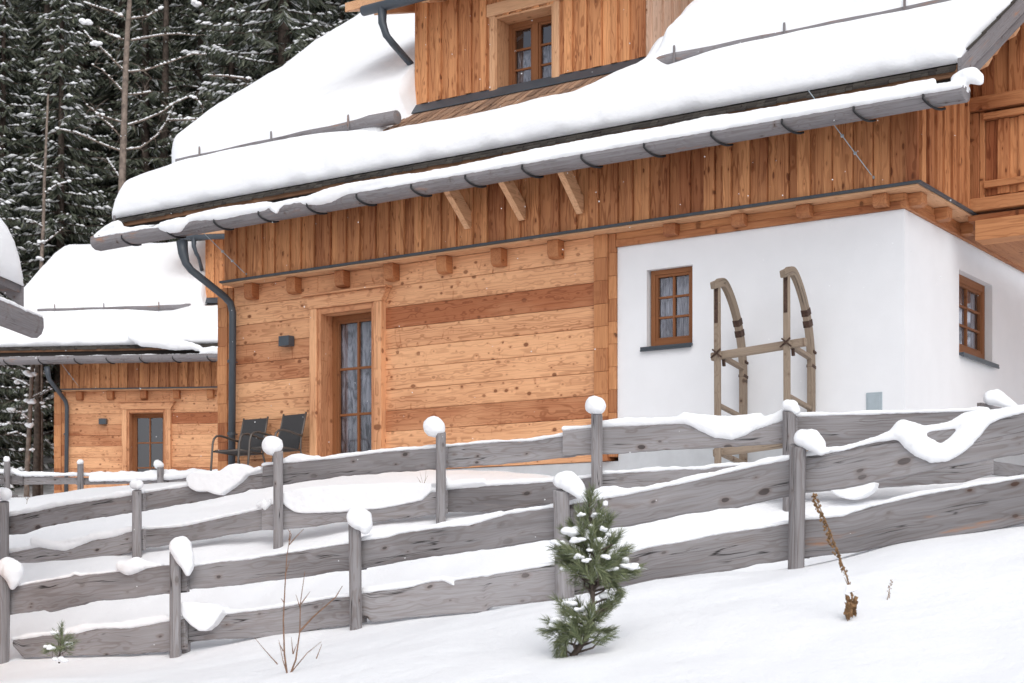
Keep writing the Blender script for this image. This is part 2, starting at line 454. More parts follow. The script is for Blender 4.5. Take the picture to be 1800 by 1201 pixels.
def window(root, name, u0, u1, z0, z1, n, T, cols, rows, fw=.075, bar=.028, sash=False, curtain=None, sill=None, room=.5):
    """stained frame, glazing bars, pane, curtain, sill"""
    f = MB()
    d0, d1 = n-.05, n+.025
    f.box(u0, u0+fw, d0, d1, z0, z1, .3, 2, T); f.box(u1-fw, u1, d0, d1, z0, z1, .3, 2, T)
    f.box(u0+fw, u1-fw, d0, d1, z1-fw, z1, .3, 0, T); f.box(u0+fw, u1-fw, d0, d1, z0, z0+fw*1.15, .3, 0, T)
    a0, a1, b0, b1 = u0+fw, u1-fw, z0+fw*1.15, z1-fw
    halves = [(a0, a1)]
    if sash:
        c = (a0+a1)/2
        f.box(c-.05, c+.05, d0+.004, d1+.006, b0, b1, .2, 2, T)
        halves = [(a0, c-.05), (c+.05, a1)]
    for h0, h1 in halves:                  # inner sash
        s = .035
        f.box(h0, h0+s, d0+.01, d1-.012, b0, b1, .55, 2, T); f.box(h1-s, h1, d0+.01, d1-.012, b0, b1, .55, 2, T)
        f.box(h0+s, h1-s, d0+.01, d1-.012, b1-s, b1, .55, 0, T); f.box(h0+s, h1-s, d0+.01, d1-.012, b0, b0+s, .55, 0, T)
        cc = cols//len(halves)
        for k in range(1, cc):
            x = h0+s+(h1-h0-2*s)*k/cc
            f.box(x-bar/2, x+bar/2, d0+.015, d1-.02, b0+s, b1-s, .4, 2, T)
        for k in range(1, rows):
            z = b0+s+(b1-b0-2*s)*k/rows
            f.box(h0+s, h1-s, d0+.018, d1-.023, z-bar/2, z+bar/2, .4, 0, T)
    w = f.build(name, M['frame'], root, OFF, bevel=.004)
    p = MB(); p.box(a0+.002, a1-.002, n-.032, n-.027, b0+.002, b1-.002, .5, 0, T)
    p.build('pane', M['glass'], w, OFF)
    if curtain:
        for c0, c1, zt, zb_ in curtain:
            c = MB(); n_ = 40; vs = []
            for i in range(n_+1):
                u = a0+(a1-a0)*(c0+(c1-c0)*i/n_)
                dn = n-.085+.022*math.sin(i*1.15+3*c0)+.012*math.sin(i*.37)
                vs += [T(u, dn, b0+(b1-b0)*zb_), T(u+.01*math.sin(i*.8), dn, b0+(b1-b0)*zt)]
            c.add(vs, [(2*i, 2*i+1, 2*i+3, 2*i+2) for i in range(n_)], .5)
            cu = c.build('curtain', M['curtain'], w, OFF, smooth=True)
            so = cu.modifiers.new('thick', 'SOLIDIFY'); so.thickness = .004
    r = MB(); r.box(u0-.1, u1+.1, n-room-.05, n-room, z0-.1, z1+.1, .5, 0, T)
    r.build('room_shade_panel', M['room'], w, OFF)  # added dark sheet behind the glass, painted as the unlit interior
    if sill:
        s = MB(); s.box(sill[0], sill[1], n+.03, sill[2], z0-.045, z0-.012, .5, 0, T)
        s.box(sill[0], sill[1], sill[2]-.012, sill[2]+.004, z0-.07, z0-.046, .5, 0, T)
        s.build('sill', M['metal'], w, OFF, bevel=.003)
    return w

def make_chalet():
    root = empty('chalet', HF.mat)
    # --- white plastered corner
    w = MB()
    wx0, wx1, wz0, wz1 = -3.40, -2.745, 2.93, 3.93
    X0, Z0, ZT = -3.83, 1.80, 4.27
    w.box(X0, wx0, 0, .3, Z0, ZT); w.box(wx1, -.3, 0, .3, Z0, ZT); w.box(wx0, wx1, 0, .3, Z0, wz0); w.box(wx0, wx1, 0, .3, wz1, ZT)
    gy0, gy1, gz0, gz1 = 1.92, 3.26, 2.82, 3.88
    w.box(-.3, 0, 0, gy0, Z0, ZT); w.box(-.3, 0, gy1, 13.72, Z0, ZT); w.box(-.3, 0, gy0, gy1, Z0, gz0); w.box(-.3, 0, gy0, gy1, gz1, ZT)
    o = w.build('wall', M['plaster'], root, OFF); o['label'] = 'white plastered wall'
    w = MB(); w.box(-10.85, -3.832, .02, 13.6, ZB-.9, 1.515); w.box(-3.83, -.02, .02, 13.6, ZB-.9, 1.795)
    w.build('plinth', M['plinth'], root, OFF)
    # --- log wall of wide horizontal planks
    w = MB()
    zs = [1.52, 1.80, 2.09, 2.385, 2.68, 2.975, 3.265, 3.555, 3.855, 4.15, 4.45]
    tr = [.3, .12, .62, .22, .06, .0, .16, .92, .18, .12]      # right of the door, from the foot up
    tl = [.3, .2, .3, .12, .05, .55, .62, .35, .12, .35]
    for i in range(10):
        a, b = zs[i]+.002, zs[i+1]-.002
        w.box(-7.70, -4.15, random.uniform(-.004,.004), .14, a, b, tr[i], 0)
        w.box(-10.62, -8.93, random.uniform(-.004,.004), .14, a, b, tl[i], 0)
        if a > 3.84: w.box(-8.93, -7.70, .004, .14, a, b, (tr[i]+tl[i])/2, 0)
        w.box(-10.86, -10.72, .15, 13.6, a, b, .4, 1); w.box(-10.86, -.31, 13.57, 13.7, a, b, .4, 0)
    o = w.build('log_wall', M['log'], root, OFF, bevel=.009)
    # corner posts of stacked log ends
    for x0, x1, yy in ((-10.92, -10.62, -.05), (-4.15, -3.835, -.07)):
        p = MB()
        for i in range(10):
            t = random.uniform(.35, .95); s = x0+(x1-x0)*.66
            p.box(x0, s, yy+random.uniform(-.006,.006), .16, zs[i]+.001, zs[i+1]-.001, t, 2)
            p.box(s+.002, x1, yy+.022+random.uniform(-.004,.004), .16, zs[i]+.05, min(zs[i+1]+.048, 4.449), random.uniform(.3,.8), 2)
        p.build('corner_post', M['beam'], root, OFF, bevel=.006)
    # --- timber band above the plaster, joist ends
    b = MB()
    b.box(-3.833, -.02, -.045, .25, 4.272, 4.36, .75, 0); b.box(-3.833, .0, -.03, .25, 4.362, 4.45, .35, 0)
    b.box(-.3, .045, -.045, 13.6, 4.2725, 4.36, .6, 1); b.box(-.3, .03, -.03, 13.6, 4.3625, 4.449, .3, 1)
    b.build('timber_band', M['beam'], root, OFF, bevel=.005)
    xs = [HF.loc(p, 430, -.2)[0] for p in (432, 507, 592, 679, 772, 868, 968, 1173, 1293, 1408, 1543)]
    for x in xs:
        j = MB()
        prof = [(-.0,4.215),(.10,4.215),(.14,4.235),(.16,4.28),(.16,4.448),(0,4.448)]
        if x > -3.8: prof = [(u, 4.448-(4.448-z)*.62) for u,z in prof]
        T = lambda u,n,z,x=x: (x+n, -u, z)
        j.prism(prof, T, -.085, .085, random.uniform(.6,1.))
        j.build('joist_end', M['beam'], root, OFF, bevel=.006)
    for y in (.12, 1.0, 1.95):
        j = MB(); j.prism([(0,4.30),(.17,4.30),(.2,4.33),(.2,4.448),(0,4.448)], lambda u,n,z,y=y: (u, y+n, z), -.085, .085, .5)
        j.build('joist_end', M['beam'], root, OFF, bevel=.006)
    # --- overhanging upper storey: soffit board, flashing, cladding
    s = MB(); s.box(-10.62, .255, -.262, .2, 4.452, 4.472, .25, 0); s.box(.0, .262, .2, 2.36, 4.452, 4.472, .25, 1)
    s.build('soffit', M['pale'], root, OFF)
    s = MB(); s.box(-10.64, .30, -.30, -.20, 4.474, 4.505, .5, 0); s.box(.2, .30, -.20, 2.40, 4.474, 4.505, .5, 1)
    s.build('flashing', M['metal'], root, OFF, bevel=.004)
    c = MB()
    boards(c, -10.60, .25, 4.507, 6.0, TF, .20, (.12,.95))
    boards(c, -.25, 1.66, 4.507, 6.35, TX(0), .20, (.35,.95))
    c.build('cladding', M['clad'], root, OFF, bevel=.004)
    c = MB()
    boards(c, 1.7, 13.72, 4.507, 6.6, TX(0), .16, (.35,.95), top=lambda y: zr(min(y, 2*YR-y))-.25)
    boards(c, -.1, 13.72, 4.507, 6.3, lambda u,n,z: (-10.6-n, u, z), .10, (.35,.95), top=lambda y: zr(min(y, 2*YR-y))-.25)
    c.box(-10.6, .1, 13.6, 13.7, 4.507, 6.0, .5, 0)
    c.build('gable_cladding', M['clad'], root, OFF)
    # --- roof
    r = MB()
    ys = [Y0, -.3, .3, .8, 1.0, 1.25, 2, 3.5, YR]
    prof = [(y, zr(y)-.02) for y in ys]+[(2*YR-y, zr(y)-.02) for y in ys[-2::-1]]
    prof2 = [(y, z-.10) for y,z in prof]
    r.prism(prof+prof2[::-1], lambda u,n,z: (fx(n, u), u, z), XL+.05, XR-.05, .5)
    rf = r.build('roof', M['fasc'], root, OFF)
    e = MB()
    # ragged shingle edge in two courses
    x = XL
    while x < XR-.075:
        wd = min(random.uniform(.07,.16), max(.02, XR-.07-x))
        for k, (dy, zz) in enumerate(((.03,.0),(.055,-.022))):
            jj = random.uniform(-.018,.018)
            vs = [(xx, yy, zr(yy)+zz-.018+h) for xx in (x+.002, x+wd-.002) for yy in (Y0-dy+jj, Y0+.5) for h in (-.022-random.uniform(0,.006), .0)]
            e.add(vs, MB.BF, random.random(), ax=1)
        x += wd
    e.build('shingle_edge', M['dshing'], rf, OFF)
    e = MB(); e.box(XL+.02, XR-.06, Y0-.012, Y0+.03, ZE-.145, ZE-.062, .5, 0)
    e.build('fascia', M['fasc'], rf, OFF, bevel=.006)
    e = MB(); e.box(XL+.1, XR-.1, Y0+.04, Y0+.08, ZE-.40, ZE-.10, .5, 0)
    e.build('eave_shade_strip', M['dark'], rf, OFF)  # added dark strip, paints the shade between fascia and gutter
    # barge boards at both verges
    for xx, s in ((XR, 1), (XL, -1)):
        b = MB()
        for y0_, y1_ in ((Y0-.02, 3.0), (3.0, YR)):
            for k, (h0, h1, pr) in enumerate(((-.17, .06, .0), (-.30, -.172, -.02))):
                vs = [(fx(xx, y)+s*(pr+dx), y, zr(y)+h) for dx in (-.05, .0) for y in (y0_, y1_) for h in (h0, h1)]
                gc = [(y*1.2, h, dx) for dx in (-.05, .0) for y in (y0_, y1_) for h in (h0, h1)]
                b.add(vs, MB.BF, .45+.2*k, gc)
        b.build('barge_board', M['gutter'], rf, OFF, bevel=.005)
        b = MB()
        for k in range(18):                       # stepped shingle courses above the barge board
            y = Y0+.12+k*.42
            vs = [(fx(xx, yy)+s*dx, yy, zr(yy)+.062+h+(.018 if yy == y else 0)) for dx in (-.12, .012) for yy in (y, y+.5) for h in (0, .02)]
            b.add(vs, MB.BF, .5, ax=1)
        b.build('verge_shingle', M['dshing'], rf, OFF)
    # rafter and carved corbels under the right verge
    for yc in (-.02, .80, 1.65):
        b = MB(); zt = zr(yc)-.22; ln_ = fx(XR, yc)-.035
        for k, (w_, ll) in enumerate(((.20, ln_), (.20, ln_-.22))):
            zz = -.17*k
            pr = [(.2, zt+zz-.168), (ll-.14, zt+zz-.168), (ll-.05, zt+zz-.14), (ll, zt+zz-.06), (ll, zt+zz), (.2, zt+zz)]
            b.prism(pr, lambda u,n,z,yc=yc: (u, yc+n, z), -w_/2-.003*k, w_/2+.003*k, random.uniform(.1,.5))
        b.build('corbel', M['pale'], root, OFF, bevel=.008)
    # --- hewn log gutter and iron hooks
    g = MB()
    gx0, gx1 = -12.54, 1.06
    U = [(-.12,.08),(.12,.08),(.128,.0),(.10,-.05),(.045,-.08),(-.045,-.08),(-.10,-.05),(-.128,.0)]
    n_ = 60; vs = []; gc = []
    for i in range(n_+1):
        x = gx0+(gx1-gx0)*i/n_; k = 1.22-.22*i/n_
        wv = .008*mnoise.noise(Vector((x*.9, 0, 3)))
        for u, z in U:
            vs.append((x, -1.0+u*k, 5.165+z*k+wv)); gc.append((x, u, z))
    m_ = len(U)
    fs = [(i*m_+k, i*m_+(k+1)%m_, (i+1)*m_+(k+1)%m_, (i+1)*m_+k) for i in range(n_) for k in range(m_)]
    fs += [tuple(range(m_)), tuple(n_*m_+k for k in range(m_-1,-1,-1))]
    g.add(vs, fs, .35, gc)
    gt = g.build('gutter', M['gutter'], root, OFF, bevel=.01)
    hx = [HF.loc(p, q, -1.13)[0] for p, q in ((215,425),(293,408),(377,395),(455,380),(540,365),(627,350),(723,335),(818,320),(918,303),(1022,283),(1132,265),(1250,240),(1374,220),(1500,195),(1622,175))]
    for x in hx:
        h = MB()
        pts = [(x+.012, -1.15, 5.195), (x+.012, -1.152, 5.165)]
        for k in range(8):
            a = math.pi*(1.0+k/7*.72)
            pts.append((x+.012+.022*k, -1.0+.155*math.cos(a), 5.15+.095*math.sin(a)))
        h.tube(pts, .014, 8, .5)
        h.build('hook', M['iron'], gt, OFF, smooth=True)
    # downpipe
    d = MB()
    def at(px, py, y): x, z = HF.loc(px, py, y); return (x, y, z+ZB)
    pts = [at(320,424,-1.0), at(322,445,-1.0), at(327,463,-.97), at(336,475,-.93), at(394,521,-.25), at(405,533,-.15), at(409,550,-.13), at(409,575,-.13), at(407,850,-.13)]
    d.tube(pts, [.085,.075,.058,.055,.055,.055,.055,.055,.055], 14)
    dp = d.build('downpipe', M['metal'], root, OFF, smooth=True)
    for zz in (3.3, 2.2):
        c = MB(); q = pts[-1]; c.tube([(q[0], q[1], zz-.02), (q[0], q[1], zz+.02)], .064, 14); c.bar((q[0], q[1]+.05, zz), (q[0], q[1]+.12, zz), .02, .02)
        c.build('pipe_bracket', M['metal'], dp, OFF)
    # pale struts carrying the eave
    for (bx, by), (tx, ty) in (((818,400),(787,330)), ((912,385),(884,314)), ((1017,373),(984,293))):
        b = MB(); x, z = HF.loc(bx, by, -.27); x2, z2 = HF.loc(tx, ty, -.80)
        xm = (x+x2)/2
        pr = [(-.255, z+ZB+.0), (-.30, z+ZB-.03), (-.86, z2+ZB+.05), (-.80, z2+ZB+.16), (-.255, z+ZB+.30)]
        b.prism([(-.255, z+ZB-.02), (-.29, z+ZB-.03), (-.84, z2+ZB+.02), (-.80, z2+ZB+.12), (-.66, z2+ZB+.12), (-.255, z+ZB+.20)],
                lambda u,n,zz,xm=xm: (xm+n, u, zz), -.045, .045, .1)
        b.build('strut', M['pale'], root, OFF, bevel=.004)
    # stay cables
    for (ax, ay), (bx, by) in (((1420,158),(1535,312)), ((346,398),(432,482))):
        c = MB(); p = at(ax, ay, -1.02); q = at(bx, by, -.235)
        c.tube([p, q], .006, 6)
        for t in (.52, .72, 1.): 
            v = Vector(p).lerp(Vector(q), t); c.tube([v-Vector((.014,0,0)), v+Vector((.014,0,0))], .018, 8)
        c.build('stay_cable', M['hatch'], root, OFF)
    # --- patio door
    k = MB()
    k.box(-9.0, -8.865, -.11, .1, 1.52, 3.945, .2, 2); k.box(-7.785, -7.65, -.11, .1, 1.52, 3.945, .2, 2)
    k.box(-8.863, -8.80, -.085, .3, 1.52, 3.945, .6, 2); k.box(-7.85, -7.787, -.085, .3, 1.52, 3.945, .6, 2)
    k.box(-8.798, -7.852, -.08, .3, 3.86, 3.945, .65, 0)
    k.prism([(-9.0,3.947),(-7.65,3.947),(-7.60,4.02),(-7.56,4.10),(-7.56,4.13),(-9.09,4.13),(-9.09,4.10),(-9.05,4.02)], lambda u,n,z: (u,n,z), -.12, -.006, .3)
    k.box(-9.13, -7.52, -.17, -.006, 4.132, 4.16, .25, 0)
    dr = window(root, 'patio_door', -8.798, -7.852, 1.60, 3.858, -.20, TF, 2, 3, fw=.08, bar=.035, curtain=[(0,.98,.985,.0)])
    k.build('door_casing', M['log'], dr, OFF, bevel=.008)
    # --- windows in the plaster
    window(root, 'window', wx0+.02, wx1-.002, wz0+.03, wz1-.002, -.10, TF, 2, 3, fw=.06, curtain=[(.0,.47,.98,.02),(.53,1.,.98,.02)], sill=(-3.47,-2.74,.05))
    window(root, 'window', gy0+.002, gy1-.02, gz0+.03, gz1-.002, -.12, TX(0), 2, 3, fw=.10, curtain=[(.2,.9,.98,.02)], sill=(gy0-.0,gy1+.1,.06))
    h = MB(); x0, z0 = HF.loc(1523,724,0); x1, z1 = HF.loc(1551,689,0); z0 += ZB; z1 += ZB
    h.box(x0, x1, -.012, .02, z0-.03, z1, .5); h.box(x0+.025, x1-.025, -.018, -.0122, z0-.005, z1-.025, .5)
    o = h.build('meter_hatch', M['hatch'], root, OFF, bevel=.003); o['label'] = 'small blue grey service hatch low in the plaster'
    # --- balcony side at the gable
    b = MB()
    yb = 1.70
    def hx_(px, py): x, z = HF.loc(px, py, yb); return x, z+ZB
    xe = 3.2
    def beam(py0, py1, px=1715, pr=.0, t=.5, x0=None):
        a = hx_(px, py0)[1]; c = hx_(px, py1)[1]
        b.box(x0 if x0 is not None else hx_(1706, 200)[0], xe, yb-.10-pr, yb+.14, c, a, t, 0)
    beam(177, 201, pr=.05, t=.7); beam(203, 214, 1735, pr=.02, t=.45, x0=hx_(1733,210)[0])
    p0, p1 = hx_(1709, 300)[0], hx_(1733, 300)[0]
    b.box(p0, p1-.06, yb-.09, yb+.12, hx_(1715,352)[1], hx_(1715,202.5)[1], .65, 2); b.box(p1-.058, p1, yb-.065, yb+.12, hx_(1715,352)[1], hx_(1715,202.5)[1], .3, 2)
    beam(321, 333, 1737, pr=.0, t=.5, x0=p1+.002)
    beam(354, 376, 1715, pr=.06, t=.55); beam(377.5, 388, 1745, pr=.0, t=.8); beam(389.5, 425, 1745, pr=.08, t=.3, x0=hx_(1722,400)[0])
    zf_ = hx_(1745, 425)[1]; b.box(.28, xe, yb+.15, 6., zf_+.02, zf_+.12, .6, 1)
    b.build('balcony_frame', M['beam'], root, OFF, bevel=.006)
    c = MB()
    boards(c, p1+.003, xe, hx_(1737,345)[1], hx_(1737,215)[1], lambda u,n,z: (u, yb-n, z), .0, (.25,.95))
    c.build('balcony_panel', M['clad'], root, OFF)
    c = MB(); boards(c, .26, xe, hx_(1737,176)[1], hx_(1737,60)[1], lambda u,n,z: (u, yb-n, z), -.02, (.35,.95), top=lambda u: zr(yb)-.28)
    c.build('gable_screen', M['clad'], root, OFF)
    # --- dormer
    zb0 = zr(DY)+.10; zt = 9.45
    d = MB()
    ox0, ox1, oz0, oz1 = HF.loc(874,100,DY)[0], HF.loc(976,100,DY)[0], HF.loc(925,160,DY)[1]+ZB, HF.loc(925,20,DY)[1]+ZB
    boards(d, DX0, ox0, zb0, zt, lambda u,n,z: (u, DY-n, z), 0, (.05,.75)); boards(d, ox1, DX1, zb0, zt, lambda u,n,z: (u, DY-n, z), 0, (.05,.75))
    boards(d, ox0, ox1, oz1, zt, lambda u,n,z: (u, DY-n, z), 0, (.05,.6)); 
    boards(d, DY, DY+3.3, zb0, zt+.3, lambda u,n,z: (DX0-n+.02, u, z), 0, (.1,.6), bot=lambda y: zr(y)+.06)
    do = d.build('dormer', M['clad'], root, OFF, bevel=.004)
    d = MB(); boards(d, DY+.03, DY+3.3, zb0, zt+.3, lambda u,n,z: (DX1+n-.02, u, z), 0, (.1,.7), bot=lambda y: zr(y)+.10)
    d.build('dormer_cheek', M['bleach'], do, OFF, bevel=.004)
    d = MB()                                            # casing of the deep window
    d.box(ox0-.10, ox0-.002, DY-.06, DY+.02, oz0, oz1+.02, .2, 2); d.box(ox0, ox0+.03, DY-.055, DY+.32, oz0, oz1, .55, 2)
    d.box(ox1+.002, ox1+.10, DY-.06, DY+.02, oz0-.02, oz1+.02, .2, 2); d.box(ox1-.03, ox1, DY-.055, DY+.32, oz0, oz1, .4, 2)
    d.box(ox0+.032, ox1-.032, DY-.05, DY+.32, oz1-.03, oz1, .3, 0)
    d.box(ox0-.14, ox1+.8, DY-.075, DY-.028, oz1+.022, oz1+.20, .3, 0)
    d.build('dormer_casing', M['pale'], do, OFF, bevel=.006)
    wn = window(root, 'dormer_window', ox0+.032, ox1-.032, oz0+.02, oz1-.032, -DY-.27, TF, 2, 3, fw=.07, bar=.03, sash=True, curtain=[(.02,.98,.66,.0)], sill=(ox0-.05, ox1+.02, -DY+.10))
    f = MB()
    f.box(DX0-.12, DX1+.10, DY-.20, DY-.03, zr(DY-.2)+.02, zr(DY-.2)+.028, .5)
    vs = [(x, y, zr(y)+h+(.07 if y == DY-.03 else 0)) for x in (DX0-.12, DX1+.1) for y in (DY-.17, DY-.03) for h in (.04, .052)]
    f.add(vs, MB.BF, .5)
    for xx, w_ in ((DX1+.02, .10), (DX0-.12, .10)):
        vs = [(x, y, zr(y)+h) for x in (xx, xx+w_) for y in (DY-.1, DY+3.2) for h in (.03, .12)]
        f.add(vs, MB.BF, .5)
    f.build('dormer_flashing', M['metal'], do, OFF, bevel=.003)
    # shingles of the apron under the dormer
    a = MB(); x = DX0-.15
    while x < DX1+.12:
        wd = random.uniform(.07,.15)
        for q, y1 in enumerate((DY-.05, DY-.27, DY-.49)):
            ya = y1-.42+random.uniform(-.05,.05); sk = random.uniform(.0,.05); up = random.uniform(.0,.022)
            vs = [(xx+(sk if yy == ya else 0), yy, zr(yy)+(.0 if yy == y1 else .014+up+(xx > x+.02)*.012)+h) for xx in (x+.005, x+wd-.005) for yy in (ya, y1) for h in (.0, .018)]
            a.add(vs, MB.BF, random.uniform(.0,1.), ax=1)
        x += wd
    a.build('apron_shingles', M['shing'], rf, OFF)
    # dormer roof, gutter, downpipe
    gz = HF.loc(700, 6, .72)[1]+ZB
    d = MB(); z0 = gz+.10
    pr = [(.78, z0), (4.9, z0+1.35), (4.9, z0+1.50), (.78, z0+.14)]
    d.prism(pr, lambda u,n,z: (n, u, z), DX0-.92, DX1+.9, .35)
    for x in (DX0-.35, DX0+.55, -6.2, DX1-.6, DX1+.4):
        vs = [(xx, y, z0+(y-.78)*.3277+h) for xx in (x-.07, x+.07) for y in (.86, 2.2) for h in (-.15, -.003)]
        d.add(vs, MB.BF, .4, [(p[1],p[0],p[2]) for p in vs])
    d.build('dormer_roof', M['pale'], do, OFF, bevel=.006)
    gl = HF.loc(638, 15, .68)[0]
    g = MB(); g.tube([(gl, .68, gz), (DX1+.9, .68, gz)], .075, 14)
    gg = g.build('dormer_gutter', M['metal'], do, OFF, smooth=True, bevel=.004)
    g = MB(); g.tube([at(672,12,.68), at(672,40,.68), at(679,62,.70), at(690,76,.80), at(737,130,1.72), at(744,150,1.80)], [.075,.062,.055,.052,.052,.052], 12)
    g.build('dormer_downpipe', M['metal'], do, OFF, smooth=True)
    # --- log snow guards
    zg = lambda: None
    for x0, x1 in ((-12.25, GX0), (GX1, .75)):
        g = MB(); yg = GY-.10
        n_ = 14; pts = [(x0+(x1-x0)*i/n_, yg, zr(yg)+.21+.008*math.sin(i*1.7)) for i in range(n_+1)]
        g.tube([(fx(px_, py_), py_, pz_) for px_, py_, pz_ in pts], [.082+.02*(i/n_ if x0 < -8 else 1-i/n_) for i in range(n_+1)], 14, .35)
        x = x0+.35
        while x < x1-.3:
            g.bar((x, yg-.11, zr(yg)+.10), (x, yg-.105, zr(yg)+.345), .03, .02); g.bar((x, yg-.11, zr(yg)+.35), (x, yg-.06, zr(yg)+.35), .03, .012); x += 1.55
        g.build('snow_guard', M['gutter'], rf, OFF, smooth=True, bevel=.006)
    return root

# guard position on the roof: found from the log's line in the photograph
def roof_hit(px, py, th):
    lo, hi = -.8, 5.
    for _ in range(50):
        m = (lo+hi)/2; x, z = HF.loc(px, py, m); z += ZB
        if z < zr(m)+th: hi = m
        else: lo = m
    return HF.loc(px, py, lo)[0], lo
# (a sight line climbs less steeply than the roof, so it dips under it further in)
GY = roof_hit(466, 250, .24)[1]+.10
GX0 = roof_hit(688, 209, .24)[0]
GX1 = roof_hit(1150, 108, .24)[0]


def smst(t): t = max(0., min(1., t)); return t*t*(3-2*t)

def gend(x, a, b):
    """the blanket thins towards the free ends of the guard logs"""
    return smst((x-(a-1.9))/1.7) if x < (a+b)/2 else smst(((b+1.1)-x)/1.1)*.8

def roof_snow(name, label, frame, gx0, gx1, dx0, dx1, seed, tl=.46, near=True):
    """one blanket: lower slab, step at the log guards, free apron under the dormer, open dormer footprint"""
    CAPY = 4.0
    def zr(y):
        z = ZE+SL*(y-Y0)
        if near: return z
        zc = ZE+SL*(CAPY-Y0); return zc-.25*math.log(1+math.exp((zc-z)/.25)) if zc-z < 8 else z
    def fx(x, y): return globals()['fx'](x, y) if near else x
    ys = list(np.arange(0, .5, .025))+list(np.arange(.5, GY-Y0-.3, .09))+list(np.arange(GY-Y0-.3, GY-Y0+.5, .03))+list(np.arange(GY-Y0+.5, YR-Y0, .14))+[YR-Y0]
    ys = [Y0+v for v in ys]
    xs = [XL-.03]+list(np.arange(XL, XL+.6, .045))+list(np.arange(XL+.6, XR-.6, .10))+list(np.arange(XR-.6, XR+.0, .045))
    for e_ in (gx0, gx1, dx0, dx1): xs += list(np.arange(e_-.3, e_+.3, .035))
    xs = sorted(set(round(x, 3) for x in xs)); xs = [x for i, x in enumerate(xs) if i == 0 or x-xs[i-1] > .012]
    nx, ny = len(xs), len(ys)
    v = []; T_ = np.zeros((nx, ny))
    for i, x in enumerate(xs):
        for j, y in enumerate(ys):
            nz = mnoise.noise(Vector((x*.55+seed, y*.7, seed))); n2 = mnoise.noise(Vector((x*2.3, y*2.0, seed+9)))+.5*mnoise.noise(Vector((x*7, y*6.0, seed+3)))
            low = tl+.05*nz+.02*n2
            dg = GY-y
            # below the guard the blanket thins
            lowg = low*(1-(.56+.26*gend(x, gx0, gx1))*max(0., (y+.55)/(GY+.55))) if dg > 0 else low*.2
            up = .60+.06*nz+.02*n2
            if x < gx0: edge = min(1., max(0., gx0+.10-x)/.85)
            elif x > gx1: edge = min(1., (x-gx1)/.28)
            else: edge = 0.
            edge = smst(edge)
            over = GY-.09-y
            hup = 0. if over > .0 else up*math.sqrt(max(0., 1-(1-min(1, -over/.16))**2))
            merged = low*(1-.35*smst((y+.5)/(GY+.5)))
            if dg < 0: merged = low*.65+(up-low*.65)*smst(-dg/.9)
            h = edge*max(lowg if over > 0 else min(lowg, .1), hup if hup > 0 else 0)+(1-edge)*merged
            # dormer: bare apron and footprint
            if dx0-.8 < x < dx1+.8 and y > DY-2.2:
                lf = smst((x-(dx0-.50+.46*smst((y-(DY-.42))/.35)-.10*n2*(y < DY-.3)))/(.5-.4*smst((y-(DY-.42))/.35)))*(1-smst((x-(dx1-.05))/.55))
                if y > DY-.25: lf = smst((x-(dx0-.04))/.1)*(1-smst((x-(dx1+.10))/.62))
                k = min(1., max(0., (y-(DY-2.0))/(1.26+.06*n2+.04*mnoise.noise(Vector((x*9,0,seed))))))
                if y > DY-.6: k = 1.
                if not near: k = smst((y-(DY-.75))/.5)
                h *= 1-lf*k
            # rounded edges
            de = y-Y0
            h *= math.sqrt(max(0., 1-(1-min(1, (de+.012+.03*max(0, n2))/.36))**2))
            dl = (x-XL+.03); dr = XR-x
            h *= math.sqrt(max(0., 1-(1-min(1, (dl)/.26))**2))*math.sqrt(max(0., 1-(1-min(1, (dr+.004)/.16))**2))
            T_[i, j] = h
    me_v = []; f = []
    for i, x in enumerate(xs):
        for j, y in enumerate(ys):
            sl = SL
            c = 1/math.sqrt(1+sl*sl); h = T_[i, j]
            k = min(1., (y-Y0)/.8)
            ny_ = -sl*c*h*(.55+.2*k) if y-Y0 < 3 else -sl*c*h*.75
            zt = h*(c+(1-.75)*sl*sl*c*.6)
            me_v.append((fx(x, y)-(.10*h if x < XL+.3 else 0)*(1-min(1,(x-XL+.03)/.3)), y+ny_, zr(y)+.004+zt))
    for i, x in enumerate(xs):
        for j, y in enumerate(ys): me_v.append((fx(x, y), y, zr(y)+.001))
    o_ = nx*ny; q = lambda i,j: i*ny+j
    for i in range(nx-1):
        for j in range(ny-1):
            if max(T_[i,j], T_[i+1,j], T_[i,j+1], T_[i+1,j+1]) < .012: continue
            f.append((q(i,j), q(i+1,j), q(i+1,j+1), q(i,j+1)))
            f.append((o_+q(i,j), o_+q(i,j+1), o_+q(i+1,j+1), o_+q(i+1,j)))
    for j in range(ny-1):
        f.append((q(0,j), q(0,j+1), o_+q(0,j+1), o_+q(0,j))); f.append((q(nx-1,j), o_+q(nx-1,j), o_+q(nx-1,j+1), q(nx-1,j+1)))
    for i in range(nx-1):
        f.append((q(i,0), o_+q(i,0), o_+q(i+1,0), q(i+1,0)))
    me = bpy.data.meshes.new(name); me.from_pydata([(x,y,z-ZB) for x,y,z in me_v], [], f)
    bm = bmesh.new(); bm.from_mesh(me)
    bmesh.ops.delete(bm, geom=[v_ for v_ in bm.verts if not v_.link_faces], context='VERTS')
    bm.to_mesh(me); bm.free()
    me.polygons.foreach_set('use_smooth', [True]*len(me.polygons))
    me.materials.append(M['roofsnow'])
    o = link(bpy.data.objects.new(name, me)); o.matrix_world = frame.mat
    return tag(o, label, 'snow', 'snow blankets on the chalet roofs')

